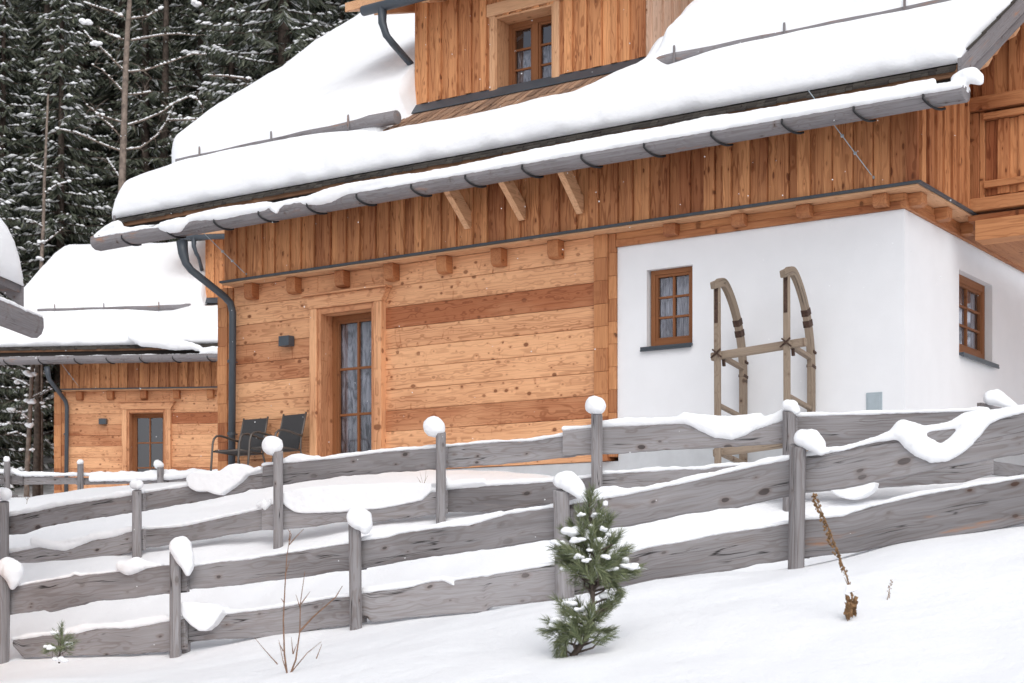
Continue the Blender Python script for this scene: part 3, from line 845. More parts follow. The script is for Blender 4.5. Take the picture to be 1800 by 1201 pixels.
chalet = make_chalet()
tag(chalet, 'large larch chalet with white plastered corner and dormer above the fences', 'house', 'larch chalets')
roof_snow('roof_snow', 'thick snow blanket on the roof of the large larch chalet', HF, GX0, GX1, DX0, DX1, 3.)
nb = copy_tree(chalet); nb.name = 'chalet'
nb.matrix_world = NF.mat
tag(nb, 'farther larch chalet below the forest, half hidden by the large one', 'house', 'larch chalets')
SH = 1.0
for ch in nb.children:
    if ch.name.startswith("patio_door"):
        for g in list(ch.children):
            if g.name.startswith("curtain"): bpy.data.objects.remove(g)
for ch in nb.children:                              # the neighbour's dormer sits further along its roof
    if ch.name.startswith('dormer'): ch.location.x += SH
roof_snow('roof_snow', 'snow blanket on the roof of the farther chalet under the forest', NF, GX0+.6, GX1+SH, DX0+SH, DX1+SH, 11., .40, near=False)
for ch in nb.children:
    if ch.name.startswith('roof'):
        for g in ch.children:
            if g.name.startswith('snow_guard'): g.location.x += (.6 if g.bound_box[0][0] < -8 else SH)
            if g.name.startswith('apron'): g.location.x += SH
            if g.name.startswith('snow_guard') and g.bound_box[0][0] > -8: g.scale.x = .6

# the neighbour's roof is lower and its verges are square
def square_roof(o):
    me = o.data.copy(); o.data = me; zc = ZE+SL*(4.0-Y0)-ZB
    for v in me.vertices:
        x, y, z = v.co; t = max(0., min(y, 2*YR-y)-Y0)
        if x < -10.5 and not o.name.startswith('gable'):
            a = .16*t/(-10.5-XL); x0 = (x-10.5*a)/(1+a); v.co.x = x0 if x0 > XL else x+.16*t
        if z > zc: v.co.z = zc-(.3 if o.name.startswith('gable') else 0.)
for ch in list(nb.children):
    if ch.name.startswith('roof'):
        square_roof(ch)
        for g in list(ch.children):
            if g.name.startswith('apron'): bpy.data.objects.remove(g)
            else: square_roof(g)
    elif ch.name.startswith('gable_cladding'): square_roof(ch)
    elif ch.name.startswith('dormer'):
        for g in ch.children:
            if g.name.startswith(('dormer_roof', 'dormer_gutter', 'dormer_downpipe')): g.location.z += .20

# ------------------------------------------------------------------ wall lamps
def wall_lamp(frame, x, z, label):
    t = empty('wall_lamp', frame.mat @ Matrix.Translation((x, 0, z)))
    tag(t, label, 'lamp', 'square wall lamps')
    b = MB(); b.box(-.10,.10,-.15,-.02,-.075,.075); b.build('housing', M['metal'], t, bevel=.004)
    b = MB(); b.box(-.05,.05,-.02,-.004,-.05,.05); b.build('wall_plate', M['iron'], t)
    return t
lx, lz = HF.loc(503, 600, -.09)
wall_lamp(HF, lx, lz, 'square anthracite lamp on the plank wall above the two garden chairs')
l2 = copy_tree(bpy.data.objects['wall_lamp'])
lx2, lz2 = NF.loc(181, 741, -.09)
l2.matrix_world = NF.mat @ Matrix.Translation((lx2, 0, lz2))
tag(l2, 'small dark lamp on the farther chalet beside its glazed door', 'lamp', 'square wall lamps')

# ------------------------------------------------------------------ snow in the gutters
def polyz(frame, pts, y, h0=.03, jitter=.35, step=.05, tiltw=None):
    """resample a px polyline into (x,z,h) in metres"""
    P = [frame.loc(px, py, y) for px, py in pts]
    out = []
    for (xa, za), (xb, zb_) in zip(P, P[1:]):
        n = max(1, int(abs(xb-xa)/step))
        for k in range(n):
            t = k/n; x = xa+(xb-xa)*t
            hh = h0*(1+jitter*1.6*mnoise.noise(Vector((x*3.1, za*2, 5)))+jitter*mnoise.noise(Vector((x*9, 2, 1))))
            out.append((x, za+(zb_-za)*t, max(.010, hh)))
    out.append((P[-1][0], P[-1][1], h0*.6))
    return out

gs = []
zz = 5.235-ZB
pts = []
x = -12.5
while x < 1.08:
    pts.append((x, zz-.035, (.105 if x > -6 else .095)+.03*mnoise.noise(Vector((x*2.2,1,1)))+.02*mnoise.noise(Vector((x*.8,4,1))))); x += .06
gs.append(('s', pts, -1.0, .16))
gs.append(('s', [(x, z+.012, h*.9) for x, z, h in pts], -1.07, .085))
gs.append(('c', [(174,411,5),(184,406,7),(196,400,9),(207,397,10),(214,403,6),(230,404,5)], -1.06, 1.))
gs.append(('c', [(286,398,9),(300,398,13),(314,396,14),(326,391,9),(332,384,6)], -1.13, .75))
gs.append(('c', [(332,384,7),(360,380,10),(385,377,12),(410,373,12),(440,368,11),(466,364,10),(474,360,6)], -1.12, .8))
gs.append(('c', [(480,366,7),(486,372,5),(492,362,6)], -1.14, .7))
gs.append(('c', [(536,356,7),(550,352,11),(570,347,14),(590,341,14),(603,336,12),(618,329,9),(660,321,7),(720,310,6)], -1.12, .8))
gs.append(('c', [(720,313,7),(800,299,8),(850,289,8),(930,270,7),(1000,256,6),(1080,242,7),(1170,226,6),(1238,213,8),(1300,203,6),(1400,185,6),(1480,172,7),(1560,158,6),(1640,144,7)], -1.04, .9))
gs.append(('c', [(1680,139,9),(1695,133,13),(1708,132,15),(1718,138,12),(1724,145,6)], -1.0, 1.))
snow_piece('gutter_snow', 'ragged snow heaped along the wooden gutter of the large chalet', HF, gs, .02, 'snow lying in the gutters')
gs = []; pts = []; x = -13.4
zz2 = zz
pts = []
x = -12.5
while x < 1.0:
    pts.append((x, zz-.02, .06+.03*mnoise.noise(Vector((x*2.2,7,1))))); x += .07
gs.append(('s', pts, -1.0, .125))
gs.append(('c', [(230,592,7),(250,598,12),(280,600,13),(310,606,11),(335,608,7),(350,612,6)], -1.02, .9))
gs.append(('c', [(358,618,7),(375,617,9),(392,618,9)], -1.05, .9))
snow_piece('gutter_snow', 'ragged snow along the gutter of the farther chalet, with a broken slab over the eave', NF, gs, .03, 'snow lying in the gutters')

# ------------------------------------------------------------------ fences
F1 = Frame((2.15, 12.0), math.atan2(-.463, .886), -.9)
F2 = Frame((2.61, 15.0), math.atan2(-.457, .8895), -.2)
F3 = Frame((-8.0, 36.0), -R(6), 1.2)

def rail(fr, root, top, bot, y=.03, th=.048, tint=.4, mat='grey'):
    T = [fr.loc(px, py, y) for px, py in top]; B = [fr.loc(px, py, y) for px, py in bot]
    x0 = max(T[0][0], B[0][0])-.0; x1 = T[-1][0]
    x0 = T[0][0]
    n = max(4, int((x1-x0)/.03))
    tx, tz = zip(*T); bx, bz = zip(*B)
    ph = random.uniform(0, 50)
    vs = []; gc = []
    for i in range(n+1):
        x = x0+(x1-x0)*i/n
        zt = float(np.interp(x, tx, tz))+.005*mnoise.noise(Vector((x*4, ph, 0)))+.004*mnoise.noise(Vector((x*13, ph, 0)))-.05*max(0., mnoise.noise(Vector((x*2.6, ph, 33)))-.45)
        zb = float(np.interp(x, bx, bz))+.010*mnoise.noise(Vector((x*4, ph, 9)))+.006*mnoise.noise(Vector((x*14, ph, 5)))+.05*max(0., mnoise.noise(Vector((x*2.3, ph, 21)))-.42)
        yy = y+.010*mnoise.noise(Vector((x*.8, ph, 3)))
        zm = (zt+zb)/2
        for z, dy in ((zt, .004), (zt-.012, 0), (zm, -.003), (zb+.012, 0), (zb, .004)):
            vs.append((x, yy+dy, z)); gc.append((x, z-zm, 0))
        for z in (zb, zt):
            vs.append((x, yy+th, z)); gc.append((x, z-zm, th))
    m_ = 7; fs = []
    for i in range(n):
        for k in range(m_): fs.append((i*m_+k, i*m_+(k+1)%m_, (i+1)*m_+(k+1)%m_, (i+1)*m_+k))
    fs += [tuple(range(m_)), tuple(n*m_+k for k in range(m_-1,-1,-1))]
    mb = MB(); mb.add(vs, fs, tint+random.uniform(-.32,.32), gc)
    return mb.build('rail', M[mat], root, bevel=.003)

def post(fr, root, px0, px1, pyt, pyb, y=-.045, lean=0, square=False, tint=None, sink=.35):
    pc = (px0+px1)/2; r = (px1-px0)/2/F*fr.depth(pc, y)
    x, zt = fr.loc(pc, pyt, y); xb, zb = fr.loc(pc-lean, pyb, y)
    mb = MB()
    n = 9; vs = []; gc = []; m_ = 12
    zb -= sink
    for i in range(n+1):
        t = i/n; z = zb+(zt-zb)*t
        cx = xb+(x-xb)*t
        for k in range(m_):
            a = 2*math.pi*(k+.5)/m_
            rr = r*(1.+.05*mnoise.noise(Vector((math.cos(a)*1.5+pc, math.sin(a)*1.5, z*.6))))
            q = abs(math.cos(a))**4+abs(math.sin(a))**4
            if square: rr *= min(1.25, q**-.25)
            dz = 0
            if i == n: dz = -.018*(1+math.cos(a+1))+.008*mnoise.noise(Vector((a, pc, 0)))
            vs.append((cx+rr*math.cos(a), y+rr*math.sin(a)*.95, z+dz)); gc.append((z, rr*a, 0))
    fs = [(i*m_+k, i*m_+(k+1)%m_, (i+1)*m_+(k+1)%m_, (i+1)*m_+k) for i in range(n) for k in range(m_)]
    fs += [tuple(range(m_-1,-1,-1)), tuple(n*m_+k for k in range(m_))]
    mb.add(vs, fs, tint if tint is not None else random.uniform(.25,.6), gc)
    return mb.build('post', M['grey'], root, bevel=.004), (x, zt, r)

fence1 = empty('board_fence', F1.mat); tag(fence1, 'long grey weathered board fence nearest to the camera, behind the young pine', 'fence', 'rustic grey board fences')
for a in ((-12,19,1002,1168,4),(298,318,967,1158,0),(612,635,918,1114,-3),(972,1001,858,1062,-6),(1388,1417,779,1008,4),(1870,1902,700,930,0)):
    post(F1, fence1, a[0], a[1], a[2], a[3], lean=a[4])
p_, _ = post(F1, fence1, 319, 335, 1088, 1148, y=.13)
R1 = {}
def r1(key, top, bot, **k): R1[key] = top; rail(F1, fence1, top, bot, **k)
r1('u1', [(-60,1050),(20,1033),(71,1023),(125,1014),(133,1009),(142,1012),(150,1011),(200,1006),(237,1002),(287,994),(328,991)], [(-60,1100),(20,1080),(77,1073),(87,1076),(146,1062),(298,1043),(328,1040)])
r1('u2', [(322,999),(395,987),(437,983),(500,973),(600,957),(640,953)], [(322,1037),(395,1031),(500,1018),(600,1004),(640,1001)], y=.085)
r1('u3', [(618,953),(637,950),(683,944),(704,937),(779,927),(829,923),(891,904),(971,892),(1004,887)], [(618,1001),(637,998),(725,983),(850,966),(975,948),(1004,944)])
r1('u4', [(978,891),(998,887),(1029,881),(1058,877),(1100,869),(1200,849),(1269,833),(1337,817),(1388,808),(1420,801)], [(978,935),(998,932),(1100,926),(1200,904),(1292,893),(1374,874),(1420,864)], y=.085)
r1('u5', [(1396,806),(1419,801),(1456,797),(1520,781),(1575,770),(1749,737),(1800,723),(1900,700)], [(1396,868),(1438,865),(1543,847),(1658,822),(1800,797),(1900,775)])
r1('l1', [(22,1125),(83,1116),(140,1112),(171,1104),(233,1103),(298,1091),(325,1088)], [(22,1135),(40,1157),(125,1154),(200,1152),(266,1148),(325,1141)])
r1('l2', [(325,1090),(395,1079),(450,1073),(500,1066),(583,1050),(600,1049),(640,1046)], [(325,1132),(375,1123),(416,1123),(487,1118),(537,1110),(600,1100),(640,1095)], y=.085)
r1('l3', [(620,1046),(638,1043),(725,1031),(762,1021),(812,1018),(866,1010),(975,993),(1006,987)], [(620,1084),(640,1083),(652,1094),(712,1087),(767,1081),(837,1077),(850,1079),(858,1068),(933,1060),(1006,1053)])
r1('l4', [(980,990),(1003,985),(1104,973),(1141,962),(1200,953),(1269,938),(1337,929),(1386,920),(1420,914)], [(980,1052),(1003,1047),(1079,1033),(1117,1031),(1200,1014),(1282,1003),(1337,991),(1420,982)], y=.085)
r1('l5', mat='stain', top=[(1394,917),(1415,913),(1484,906),(1534,890),(1621,870),(1704,856),(1800,840),(1900,826)], bot=[(1394,986),(1413,982),(1502,971),(1598,952),(1685,941),(1763,927),(1800,920),(1900,905)])

fence2 = empty('board_fence', F2.mat); tag(fence2, 'middle grey board fence between the nearest fence and the large chalet', 'fence', 'rustic grey board fences')
for a in ((-4,16,880,1000,0),(232,249,860,985,0),(480,498,790,975,-1),(766,784,757,930,0),(1039,1059,725,905,-1),(1376,1399,720,915,0)):
    post(F2, fence2, a[0], a[1], a[2], a[3])
R2 = {}
def r2(key, top, bot, **k): R2[key] = top; rail(F2, fence2, top, bot, **k)
r2('u1', [(-60,922),(17,907),(62,899),(104,889),(167,879),(231,870),(252,867)], [(-60,950),(17,940),(37,938),(83,925),(125,917),(231,901),(252,898)])
r2('u2', [(244,868),(291,860),(333,854),(462,831),(492,826)], [(244,899),(291,891),(354,880),(462,858),(492,852)], y=.08)
r2('u3', [(462,819),(499,814),(600,804),(677,794),(767,787),(784,785)], [(462,857),(499,851),(529,848),(600,837),(767,825),(784,823)])
r2('u4', [(770,787),(784,785),(871,777),(933,775),(1010,763)], [(770,824),(784,822),(871,817),(1010,802)], y=.08)
r2('u5', [(989,756),(1039,752),(1060,750),(1200,744),(1250,743),(1320,742),(1400,731)], [(989,803),(1060,798),(1200,790),(1376,779),(1400,777)])
r2('u6', [(1380,733),(1399,732),(1589,726),(1690,723),(1740,721)], [(1380,791),(1399,790),(1690,775),(1740,772)], y=.08)
r2('l1', [(-40,988),(16,972),(79,959),(154,949),(231,934),(252,930)], [(-40,1012),(16,1006),(44,1003),(125,987),(231,971),(252,967)])
r2('l2', [(244,931),(321,925),(362,916),(454,896),(492,889)], [(244,965),(333,952),(460,931),(492,925)], y=.08)
r2('l3', [(460,893),(475,886),(499,886),(600,880),(700,872),(784,862)], [(460,932),(520,929),(600,918),(671,916),(784,902)])
r2('l4', [(770,862),(784,860),(871,852),(973,846),(1062,836)], [(770,902),(784,901),(900,899),(973,885),(1062,876)], y=.08)
r2('l5', [(1044,836),(1060,833),(1200,825),(1240,825),(1255,821),(1400,812)], [(1044,875),(1060,872),(1200,865),(1400,858)])
r2('l6', [(1380,818),(1399,816),(1550,808),(1700,804),(1745,802)], [(1380,868),(1399,866),(1543,858),(1692,847),(1745,834)], y=.08)
# return of the middle fence towards the gable
cx, cz = F2.loc(1722, 760, .1)
yaw2 = R(55.8)
FR = Frame(tuple((F2.P+F2.ex*cx+F2.ey*.1)[:2]), yaw2, F2.zb)
def ret_rail(zt, h, L, root, tint):
    mb = MB(); n = 30; vs = []; gc = []
    for i in range(n+1):
        s = L*i/n; p = FR.world(s, 0, 0); q = F2.mat.inverted() @ p
        z0 = zt+.05*s/L+.006*mnoise.noise(Vector((s*3, zt, 0)))
        for dx, z in ((0,z0),(0,z0-h),(.05,z0-h),(.05,z0)):
            r = F2.mat.inverted() @ FR.world(s, -dx+.025, z); vs.append(r); gc.append((s, z, dx))
    fs = [(i*4+k, i*4+(k+1)%4, (i+1)*4+(k+1)%4, (i+1)*4+k) for i in range(n) for k in range(4)]+[(0,1,2,3), (n*4+3,n*4+2,n*4+1,n*4)]
    mb.add(vs, fs, tint, gc); mb.build('rail', M['grey'], root, bevel=.003)
zt1 = F2.loc(1731, 709, .15)[1]; zt2 = F2.loc(1727, 808, .15)[1]
ret_rail(zt1, .24, 4.2, fence2, .6); ret_rail(zt2, .12, 4.2, fence2, .7)
for s in (2.1, 4.1):
    q = F2.mat.inverted() @ FR.world(s, .09, 0)
    mb = MB(); mb.tube([(q.x, q.y, -.3+.5), (q.x, q.y, zt1-.02)], .065, 12, .5); mb.build('post', M['grey'], fence2)

fence3 = empty('board_fence', F3.mat); tag(fence3, 'low far board fence in front of the farther chalet door', 'fence', 'rustic grey board fences')
for a in ((7,18,810,885),(136,147,814,885),(276,288,820,890)):
    post(F3, fence3, *a, y=-.06, sink=.6)
R3 = {'u1': [(-30,836),(0,836),(22,835),(37,835)], 'u2': [(20,836),(37,838),(150,838),(160,839)], 'u3': [(130,846),(200,846),(300,846)]}
rail(F3, fence3, [(-60,834),(40,836)], [(-60,852),(40,851)]); rail(F3, fence3, [(34,838),(160,840)], [(34,852),(160,851)], y=.08); rail(F3, fence3, [(134,846),(300,840),(420,836)], [(134,853),(300,848),(420,846)])
rail(F3, fence3, [(-60,868),(30,870)], [(-60,884),(30,884)]); rail(F3, fence3, [(10,872),(150,876),(300,880)], [(10,886),(150,890),(300,894)], y=.08)

# --- snow on the fences
def ridge(fr, top, y, w, hpx, trim=0):
    px = top[len(top)//2][0]; h = hpx/F*fr.depth(px, y)
    return ('s', polyz(fr, top, y, h), y, w)
GS1 = 'snow lying along the boards of the nearest fence'; GS2 = 'snow lying along the boards of the middle fence'
snow_piece('rail_snow', 'snow on the top board of the nearest fence at the left picture edge, with a round lump before the second post', F1,
    [ridge(F1, R1['u1'][:-1], .055, .036, 4), ('c', [(213,995,11),(226,998,15),(240,993,15),(256,993,8),(272,994,4)], .03, .8)], group=GS1)
snow_piece('rail_snow', 'thin snow on the top board of the nearest fence above the bare shrub', F1, [ridge(F1, R1['u2'], .108, .036, 4)], group=GS1)
snow_piece('rail_snow', 'thin snow on the top board of the nearest fence left of the young pine', F1, [ridge(F1, R1['u3'], .055, .036, 6), ('c', [(760,925,3),(800,918,6),(850,911,7),(880,902,5)], .055, 1.)], group=GS1)
snow_piece('rail_snow', 'snow on the top board of the nearest fence right of the young pine', F1, [ridge(F1, R1['u4'], .108, .036, 7),
    ('c', [(1040,868,6),(1060,862,8),(1080,862,9),(1100,864,6),(1140,858,4)], .10, .8)], group=GS1)
snow_piece('rail_snow', 'twisted snow drape with a hole hanging over the top board of the nearest fence at far right', F1, [ridge(F1, R1['u5'], .055, .036, 6),
    ('c', [(1440,790,6),(1480,789,5),(1540,772,6),(1568,765,10),(1588,756,20),(1602,770,22),(1620,785,22),(1640,796,20),(1660,796,18),(1680,784,19),(1697,768,20),(1713,750,20),(1730,735,16),(1755,728,11),(1800,718,9),(1850,707,8)], .02, .55),
    ('c', [(1600,752,12),(1625,755,8),(1650,751,7),(1675,747,9),(1700,737,14),(1730,728,10)], .04, .7)], group=GS1)
snow_piece('rail_snow', 'ragged snow on the lowest board of the nearest fence behind the tiny pine', F1, [ridge(F1, R1['l1'], .055, .036, 6),
    ('c', [(120,1108,6),(150,1103,8),(178,1100,5),(215,1098,6),(250,1093,8),(290,1085,7)], .05, .8)], group=GS1)
snow_piece('rail_snow', 'pointed snow wedge hanging on the lowest board of the nearest fence beside the second post', F1, [ridge(F1, R1['l2'], .108, .036, 5),
    ('p', [(318,1060),(321,1074),(330,1088),(343,1100),(356,1109),(369,1109),(381,1099),(390,1086),(396,1078),(398,1068),(380,1061),(350,1058)], .0, .13)], group=GS1)
snow_piece('rail_snow', 'snow with small icy drips on the lowest board of the nearest fence left of the young pine', F1, [ridge(F1, R1['l3'], .055, .036, 6),
    ('c', [(640,1036,5),(690,1030,6),(735,1024,6)], .05, .8), ('c', [(778,1016,6),(790,1020,7),(799,1029,3)], .04, .7), ('c', [(825,1015,3),(845,1011,4),(858,1012,3)], .04, .7)], group=GS1)
snow_piece('rail_snow', 'thin snow on the lowest board of the nearest fence right of the young pine', F1, [ridge(F1, R1['l4'], .108, .036, 5)], group=GS1)
snow_piece('rail_snow', 'thin snow on the lowest board of the nearest fence behind the dry stalk', F1, [ridge(F1, R1['l5'], .055, .036, 6)], group=GS1)
# middle fence
snow_piece('rail_snow', 'snow heaped on the top board of the middle fence at its left end', F2, [ridge(F2, R2['u1'], .055, .04, 8)], group=GS2)
snow_piece('rail_snow', 'broad snow lump hanging over the top board of the middle fence below the two chairs', F2, [ridge(F2, R2['u2'], .10, .04, 5),
    ('p', [(332,842),(340,831),(365,828),(392,828),(407,818),(420,815),(434,818),(447,824),(462,820),(466,827),(450,832),(438,836),(427,848),(410,860),(393,871),(378,868),(365,864),(350,865),(338,858)], .0, .15)], group=GS2)
snow_piece('rail_snow', 'low snow hump on the top board of the middle fence under the patio door', F2, [ridge(F2, R2['u3'], .055, .04, 5), ('c', [(500,809,4),(515,805,7),(528,805,8),(542,806,6),(560,805,4)], .055, .9)], group=GS2)
snow_piece('rail_snow', 'thin snow on the top board of the middle fence in front of the bright plank wall', F2, [ridge(F2, R2['u4'], .10, .04, 4)], group=GS2)
snow_piece('rail_snow', 'curved snow drape on the top board of the middle fence in front of the sledge', F2, [ridge(F2, R2['u5'], .055, .04, 5),
    ('c', [(1060,744,6),(1100,740,7),(1150,739,5),(1190,738,7),(1203,734,10),(1222,741,12),(1243,750,14),(1262,757,15),(1285,760,15),(1305,755,14),(1325,746,11),(1345,741,10),(1365,735,10),(1378,727,10)], .03, .6),
    ('c', [(1215,732,6),(1245,734,5),(1280,735,4),(1310,733,5),(1335,732,7)], .055, .8)], group=GS2)
snow_piece('rail_snow', 'thin straight snow on the top board of the middle fence under the service hatch', F2, [ridge(F2, R2['u6'], .10, .04, 5)], group=GS2)
snow_piece('rail_snow', 'ragged snow on the lower board of the middle fence at its left end', F2, [ridge(F2, R2['l1'], .055, .04, 6),
    ('c', [(60,952,9),(90,958,9),(115,962,8),(140,955,6),(160,944,8),(200,938,7),(228,930,6)], .04, .7)], group=GS2)
snow_piece('rail_snow', 'snow with a small hanging tip on the lower board of the middle fence below the chairs', F2, [ridge(F2, R2['l2'], .10, .04, 5),
    ('c', [(452,888,4),(464,885,8),(466,893,5),(474,883,6)], .03, .7)], group=GS2)
snow_piece('rail_snow', 'long thick snow cushion on the lower board of the middle fence below the patio door', F2, [ridge(F2, R2['l3'], .055, .04, 5),
    ('p', [(499,868),(500,882),(510,892),(524,901),(545,903),(600,901),(640,897),(671,895),(700,890),(730,884),(747,880),(758,870),(766,862),(764,850),(725,849),(660,851),(600,853),(540,858)], .0, .16)], group=GS2)
snow_piece('rail_snow', 'snow on the lower board of the middle fence, thick by the post, below the bright planks', F2, [ridge(F2, R2['l4'], .10, .04, 6),
    ('c', [(785,843,5),(789,852,8),(798,852,7),(815,848,6),(850,846,5)], .05, .8)], group=GS2)
snow_piece('rail_snow', 'thin snow on the lower board of the middle fence below the sledge', F2, [ridge(F2, R2['l5'], .055, .04, 6)], group=GS2)
snow_piece('rail_snow', 'snow slab hanging under the lower board of the middle fence above the dry stalk', F2, [
    ('p', [(1462,862),(1466,856),(1500,852),(1544,848),(1541,858),(1534,866),(1520,875),(1505,879),(1490,878),(1475,872)], -.06, .12)], group=GS2)
o = snow_piece('rail_snow', 'thin snow on the far low fence before the door of the farther chalet', F3, [ridge(F3, [(-40,831),(22,831),(37,836),(160,836),(300,832),(420,830)], .055, .07, 6),
    ('c', [(20,826,4),(30,828,4),(38,834,3)], .05, 1.), ('c', [(160,843,5),(180,842,5),(230,842,5),(300,838,6),(340,834,6)], .0, .8)], voxel=.025)

GC = 'round snow caps on fence posts'
for lab, fr, ch, fl in (
    ('round snow cap on the nearest fence post at the left picture edge', F1, [(14,998,20),(22,1003,21),(24,1016,14),(22,1032,6)], 1),
    ('tall snow cap slipping down behind a post of the nearest fence, beside the pointed wedge', F1, [(318,963,21),(324,978,18),(330,994,12),(330,1008,6)], 1),
    ('big leaning snow cap on the nearest fence post above the bare shrub', F1, [(628,910,20),(634,914,21),(642,922,14),(642,932,9)], 1),
    ('lopsided snow cap on the nearest fence post beside the young pine', F1, [(988,845,16),(998,846,19),(1010,855,17),(1020,866,12)], 1),
    ('snow cap with a curled tail on the nearest fence post by the dry stalk', F1, [(1412,771,18),(1424,773,20),(1436,782,16),(1442,793,9),(1456,792,5)], 1),
    ('small snow cap on the middle fence post at the left picture edge', F2, [(4,868,12),(10,869,12)], 1),
    ('flat snow cap on the middle fence post left of the chairs', F2, [(236,852,9),(244,852,9)], 1),
    ('ball of snow on the middle fence post in front of the chairs', F2, [(477,783,18),(480,784,18)], 1),
    ('ball of snow on the middle fence post in front of the bright planks', F2, [(762,750,19),(766,752,18)], 1),
    ('ball of snow on the middle fence post at the timber corner post', F2, [(1044,712,17),(1049,714,17)], 1),
    ('snow cap on the middle fence post beside the sledge', F2, [(1384,713,11),(1392,714,12),(1400,722,8)], 1),
    ('tiny snow cap on the far fence post at the left picture edge', F3, [(12,808,6.5)], 1),
    ('tiny snow cap on the far fence post before the corner of the farther chalet', F3, [(141,813,6.5)], 1),
    ('tiny snow cap on the far fence post before the door of the farther chalet', F3, [(277,816,8),(283,818,6)], 1)):
    snow_piece('snow_cap', lab, fr, [('c', ch, -.045, fl)], .025 if fr is F3 else .012, GC, 4)
snow_piece('snow_cap', 'sloping snow cap on the corner of the middle fence at the right picture edge', F2, [('c', [(1742,699,14),(1752,699,15),(1765,706,11),(1784,714,6)], .2, 1.)], .012, GC, 4)

# ------------------------------------------------------------------ outbuilding at the far left
BD = Vector((.125, .992, 0)); 
OB = Frame((-5.09, 17.0), math.atan2(.992, .125), -1.0)         # local x runs away from the camera, y to the left
ob = empty('outbuilding', OB.mat); tag(ob, 'small timber outbuilding with a log gutter poking in at the left picture edge', 'house')
zc = 437/2800*17.0+1.0
b = MB()
U = [(-.10,.11),(.10,.11),(.105,.0),(.08,-.07),(.03,-.11),(-.03,-.11),(-.08,-.07),(-.105,.0)]
vs = [(x, u, z+zc+.02-.012*x) for x in (-6.,-4,-2,0.) for u, z in U]; gc = [(x, u, z) for x in (-6.,-4,-2,0.) for u, z in U]
fs = [(i*8+k, i*8+(k+1)%8, (i+1)*8+(k+1)%8, (i+1)*8+k) for i in range(3) for k in range(8)]+[tuple(range(8)), tuple(24+k for k in range(7,-1,-1))]
b.add(vs, fs, .35, gc); b.build('gutter', M['gutter'], ob, bevel=.015)
b = MB(); sl = .72; z0 = zc+.50+.72*.08
vs = [(x, y, z0+sl*(y-.22)+h) for x in (-6., -.15) for y in (.10, 4.) for h in (-.1, 0)]; b.add(vs, MB.BF, .6, ax=1)
vs = [(x, y, z0+sl*(y-.22)+h) for x in (-.15, -.10) for y in (.08, 4.) for h in (-.24, .02)]; b.add(vs, MB.BF, .5, ax=1)
b.build('roof', M['gutter'], ob)
b = MB(); 
for k in range(12): b.box(-5.7, -.75, 1.05, 1.2, -.3+k*.3, -.002+k*.3, random.random(), 0); b.box(-.9, -.75, 1.2, 4.6, -.3+k*.3, -.002+k*.3, random.random(), 1)
b.build('log_wall', M['log'], ob, bevel=.01)
me_v = []; n1, n2 = 40, 26; ff = []
for i in range(n1):
    for j in range(n2):
        a = i/(n1-1); c = j/(n2-1); x = -6+5.86*(1-(1-a)**1.8); y = .06+3.9*c**1.6
        h = .48*math.sqrt(max(0, 1-(1-min(1,(-.14-x)/.35))**2))*math.sqrt(max(0, 1-(1-min(1,(y-.06)/.35))**2))
        me_v.append((x+.10*h, y-.30*h, z0+sl*(y-.22)+.003+h))
for i in range(n1-1):
    for j in range(n2-1): ff.append((i*n2+j, i*n2+j+1, (i+1)*n2+j+1, (i+1)*n2+j))
me = bpy.data.meshes.new('roof_snow'); me.from_pydata(me_v, [], ff); me.polygons.foreach_set('use_smooth', [True]*len(me.polygons)); me.materials.append(M['roofsnow'])
o = link(bpy.data.objects.new('roof_snow', me)); o.matrix_world = OB.mat; tag(o, 'snow slab on the outbuilding roof at the left picture edge', 'snow', 'snow blankets on the chalet roofs')
bm = bmesh.new(); bm.from_mesh(me); bmesh.ops.recalc_face_normals(bm, faces=bm.faces); bm.to_mesh(me); bm.free()
so = o.modifiers.new('body', 'SOLIDIFY'); so.thickness = .02; so.offset = -1
snow_piece('gutter_snow', 'thin snow on the outbuilding gutter at the left picture edge', OB, [('s', [(x, zc+.12-.012*x, .05+.01*math.sin(x*5)) for x in np.linspace(-6,-.05,60)], 0., .13)], .03, 'snow lying in the gutters')

# ------------------------------------------------------------------ terrain
CP = []
def cp(px, py, d): CP.append(((px-900)/F*d, d, (HZ-py)/F*d))
for px, py in ((-5,1164),(150,1156),(307,1152),(460,1124),(622,1105),(760,1086),(860,1075),(985,1060),(1150,1032),(1270,1010),(1402,998),(1550,965),(1700,942),(1800,924)): cp(px, py, F1.depth(px))
for px, py in ((5,990),(240,978),(350,968),(488,963),(630,935),(773,920),(920,900),(1048,885),(1200,880),(1388,890),(1550,885),(1700,872),(1800,862)): cp(px, py, F2.depth(px))
for px, py in ((488,935),(773,895),(1048,870),(1300,868)): cp(px, py, F2.depth(px)+.7)
for x, z in ((-12.5,1.5),(-10.5,1.5),(-8.3,1.52),(-6.5,1.50),(-5,1.36),(-3.6,1.05),(-1.8,.98),(0,1.05)):
    for y in (-.1, -1.0): 
        p = HF.P+HF.ex*x+HF.ey*y; CP.append((p[0], p[1], z-(.12 if y < -.5 else 0)))
for x, y, z in ((-8,6,1.6),(-3,8,1.6),(.6,4,1.35),(.6,8,1.6),(4,1,1.2),(5,6,1.4),(3,-2,.95)):
    p = HF.P+HF.ex*x+HF.ey*y; CP.append((p[0], p[1], z))
for x in (-13,-10,-6,-2):
    p = NF.P+NF.ex*x+NF.ey*(-.3); CP.append((p[0], p[1], 2.0))
for px, py, d in ((900,1201,9.2),(0,1201,12.5),(450,1201,10.6),(1300,1201,8.6),(1800,1201,8.),(1600,1080,9.6),(1200,1090,13.72),(300,1185,12.6)): cp(px, py, d)
